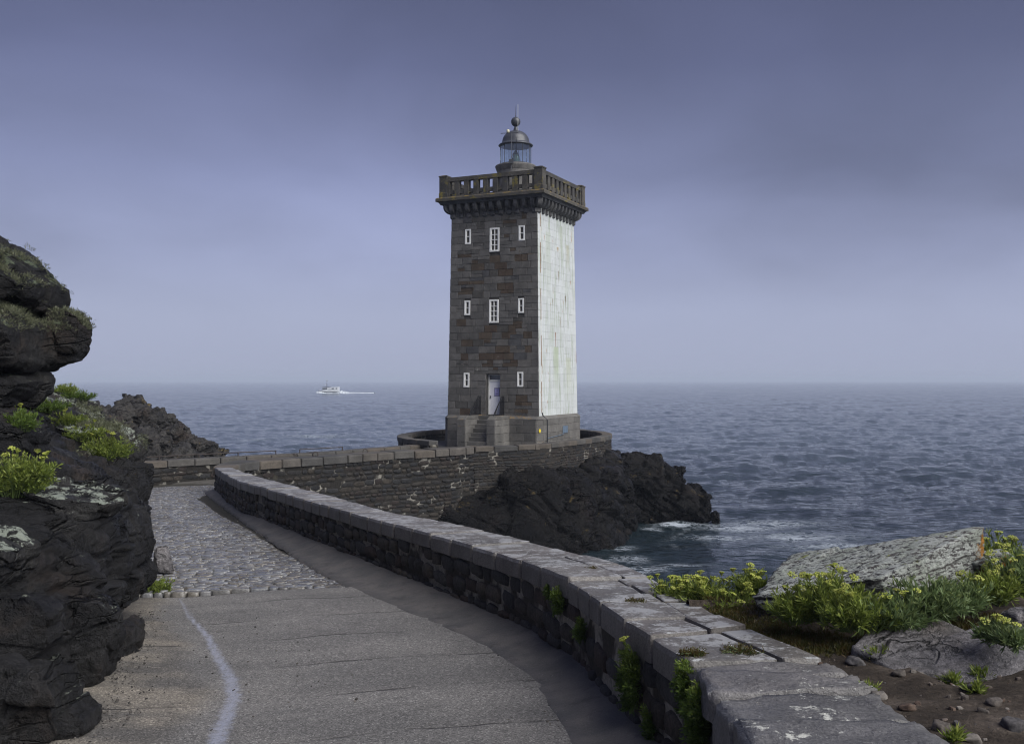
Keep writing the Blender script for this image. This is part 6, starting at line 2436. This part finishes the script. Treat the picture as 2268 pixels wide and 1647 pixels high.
for i, (u, v, s, lb) in enumerate(((2115, 1515, .07, 'green tuft in front of the low sloping rock, left one'), (2172, 1500, .06, 'green tuft in front of the low sloping rock, right one'), (2160, 1532, .05, 'sparse tuft on bare soil below the two tufts'),
                                   (1925, 1535, .05, 'tiny tuft between the worn slab and the soil'), (1945, 1455, .06, 'small tuft at the left tip of the flat grey rock'), (2105, 1640, .05, 'tiny tuft at the bottom edge beside the slab'))):
    samphire('samphire_tuft', bank_at(u, v), (s, s, s * .9), lb, 1200 + i, 10, M_LEAF, 0, group='small tufts on the bank', per=6)

# plants hanging on the road wall's face
def wall_pt(u, v):
    """point on the road wall's inner face"""
    k = int(np.argmin(np.abs(Ai[:, 0] / Ai[:, 1] * F + U0 - u)))
    d = Ai[k, 1]
    t = frame(Ai, k)
    nn = np.array([-t[1], t[0], 0])
    return P(u, v, d) + nn * .04, nn


for i, (u, v, s, ns, lb) in enumerate(((1250, 1335, (.12, .18, .12), 60, 'green samphire hanging under the coping, furthest along the wall'), (1300, 1395, (.08, .13, .10), 35, 'small samphire on the wall face below a coping joint'),
                                       (1418, 1505, (.16, .30, .16), 150, 'thick samphire bush hanging on the middle of the wall face'), (1545, 1525, (.14, .22, .14), 90, 'samphire under the corner of the worn coping'),
                                       (1575, 1600, (.15, .28, .15), 130, 'long trailing samphire under the worn slabs at the bottom'), (1455, 1605, (.07, .16, .10), 26, 'thin leafy sprig low on the wall face near the bottom edge'),
                                       (1225, 1310, (.06, .08, .07), 22, 'tiny samphire tuft just left of the furthest wall plant'))):
    p, nn = wall_pt(u, v)
    samphire('wall_samphire', p, s, lb, 1300 + i, ns, M_LEAFD, 1 if i == 2 else 0, lean=unit(nn * .9 + np.array([0, 0, .15])), per=13, lsz=.036, group='samphire plants on the road wall', spread=.9, plane=(np.array([-nn[1], nn[0], 0]), np.array([0, 0, 1.0])))
for i, (u, v, s, lb) in enumerate(((1408, 1334, .10, 'low weed in the joint between two coping stones'), (1640, 1440, .16, 'flat green weed in the wide joint of the coping'), (1532, 1447, .10, 'mossy weed on the edge of the worn coping corner'), (1310, 1262, .06, 'thin weed in a coping joint near the bend'))):
    samphire('joint_weed', cap_pt(u, v) + np.array([0, 0, .0]), (s, s * .8, .035), lb, 1400 + i, 60, M_MOSS, 0, per=8, lsz=.02, lw=.006, group='weeds in the coping joints')

# plants on the left cliff
def ray_cliff(u, v, d0=7.0, d1=24.0):
    """first rock met along the line of sight"""
    dg = bpy.context.evaluated_depsgraph_get()
    o = Vector((0, 0, EYE))
    t = Vector(P(u, v, 10.0)) - o
    t.normalize()
    hit, loc, nr, idx, ob, mt = SC.ray_cast(dg, o + t * d0 * .9, t, distance=60)
    return (np.array(loc), np.array(nr)) if hit else (P(u, v, 14), np.array([0, -1, 0]))


bpy.context.view_layer.update()
left = [(32, 1072, (.46, .40, .44), 190, 5, M_LEAF, 'big samphire bush at the left edge on the cliff ledge'),
        (70, 1050, (.26, .24, .24), 80, 3, M_LEAF, 'samphire right beside the big bush on the cliff'),
        (45, 940, (.24, .22, .26), 70, 2, M_LEAFD, 'samphire hanging on dark rock above the big bush'),
        (110, 905, (.34, .30, .20), 80, 0, M_LEAFD, 'upper samphire strip under the overhang, left end'),
        (150, 935, (.36, .32, .22), 80, 2, M_LEAF, 'samphire strip running down the ledge, middle'),
        (190, 965, (.34, .3, .22), 80, 2, M_LEAF, 'samphire strip running down the ledge, lower end'),
        (235, 1005, (.42, .36, .38), 150, 4, M_LEAF, 'dense rounded samphire bush at the cliff edge'),
        (135, 868, (.34, .3, .20), 70, 0, M_LEAF, 'samphire on the ledge just below the overhanging knob'),
        (175, 880, (.34, .3, .18), 60, 0, M_LEAFD, 'thin samphire on the skyline ledge below the knob'),
        (350, 1300, (.26, .26, .34), 80, 0, M_LEAF, 'bright green plant at the cliff foot beside the upright stone')]
for i, (u, v, s, ns, um, lf, lb) in enumerate(left):
    p, nr = ray_cliff(u, v)
    if i == 9:
        p = road_pt(352, 1308) + np.array([-.05, 0, 0])
    samphire('samphire_plant', p - np.array([0, 0, s[2] * .25]), s, lb, 1500 + i, ns, lf, um, group='samphire plants on the left cliff', lsz=.055, lw=.011)


# ground cover and lichen tufts: nobody could count these
def tufts(name, pts, nrm, h, mat, label, cat, per=7, seed=3, w_=.006):
    r = np.random.default_rng(seed)
    pts, nrm = np.asarray(pts), np.asarray(nrm)
    P0 = np.repeat(pts, per, 0) + r.normal(0, h * .35, (len(pts) * per, 3)) * np.array([1, 1, .2])
    D = unit(np.repeat(nrm, per, 0) + r.normal(0, .6, (len(pts) * per, 3)))
    n = len(P0)
    V, Fq = leaves(P0, D, h * r.uniform(.5, 1.4, n), w_ * r.uniform(.6, 1.5, n), r)
    o = mesh(name, V, Fq, mat, None, True, {'rnd': np.repeat(np.repeat(r.random(len(pts)), per), 4)})
    o['label'], o['category'] = label, cat
    return kind(o, 'stuff')


pts = []
for (u, v, su, sv, n_) in ((1690, 1405, 75, 26, 900), (1640, 1365, 40, 20, 260), (1790, 1420, 70, 18, 700), (1850, 1432, 80, 14, 600), (2010, 1405, 80, 12, 500), (2110, 1385, 70, 10, 350), (1600, 1345, 30, 15, 220), (2215, 1375, 40, 14, 120), (1890, 1440, 40, 12, 200)):
    for _ in range(n_ // 4):
        q = bank_at(u + rng.normal(0, su * .6), v + rng.normal(0, sv * .6))
        for _k in range(4):
            pts.append(q + np.array([rng.normal(0, .035), rng.normal(0, .035), .0]))
tufts('ground_cover', pts, np.tile([0, 0, 1.0], (len(pts), 1)), .035, M_MOSS, 'low green and reddish ground cover between coping and samphire', 'ground cover', 8, 5)


def lichen_on(obs, zones, label, h=.05, n=2600, seed=8, up=.1):
    """bushy grey lichen on the upper faces of the boulders"""
    r = np.random.default_rng(seed)
    PP, NN = [], []
    for ob in obs:
        me = ob.data
        co = np.empty(len(me.vertices) * 3, np.float32)
        me.vertices.foreach_get('co', co)
        no = np.empty(len(me.vertices) * 3, np.float32)
        me.vertices.foreach_get('normal', no)
        co, no = co.reshape(-1, 3), no.reshape(-1, 3)
        PP.append(co)
        NN.append(no)
    PP, NN = np.concatenate(PP).astype(float), np.concatenate(NN).astype(float)
    u = PP[:, 0] / PP[:, 1] * F + U0
    v = V0 - (PP[:, 2] - EYE) / PP[:, 1] * F
    msk = np.zeros(len(PP), bool)
    for (u0, v0, u1, v1) in zones:
        msk |= (u > u0) & (u < u1) & (v > v0) & (v < v1)
    patch = vnoise(PP * 3.1, 12) > -.15
    msk &= patch & (NN[:, 2] > up)
    k = np.nonzero(msk)[0]
    if len(k) == 0:
        return
    k = r.choice(k, min(n, len(k) * 3))
    p = PP[k] + r.normal(0, .02, (len(k), 3))
    return tufts('bushy_lichen', p, unit(NN[k] + np.array([0, 0, .5])), h, M_LICHENT, label, 'lichen', 6, seed, .008)


bo_ = [o for o in SC.objects if o.name.startswith('boulder')]
lichen_on(bo_, [(-60, 500, 215, 730), (-60, 630, 130, 700)], 'grey green bushy lichen fringing the overhanging boulders', .055, 2600, 8)
lichen_on(bo_ + [cliff], [(170, 890, 350, 1010)], 'pale bushy lichen over the rocks at the cliff edge', .06, 2200, 9, .25)

# ------------------------------------------------------------------ sea air
HZ = 19000.0
mb = MB().hexa([(-HZ, -600, -6.0), (HZ, -600, -6.0), (HZ, HZ, -6.0), (-HZ, HZ, -6.0), (-HZ, -600, 27.0), (HZ, -600, 27.0), (HZ, HZ, 27.0), (-HZ, HZ, 27.0)])
m_, n = new_mat('sea_haze')
pv = n.n('ShaderNodeVolumePrincipled')
pv.inputs['Color'].default_value = (.66, .73, .86, 1)
pv.inputs['Density'].default_value = HAZE
pv.inputs['Anisotropy'].default_value = 0.0
o = n.n('ShaderNodeOutputMaterial')
n.nt.links.new(pv.outputs[0], o.inputs['Volume'])
hz = mb.build('haze', m_)
hz['label'], hz['category'] = 'pale mist over the sea hiding the horizon', 'haze'
kind(hz, 'stuff')
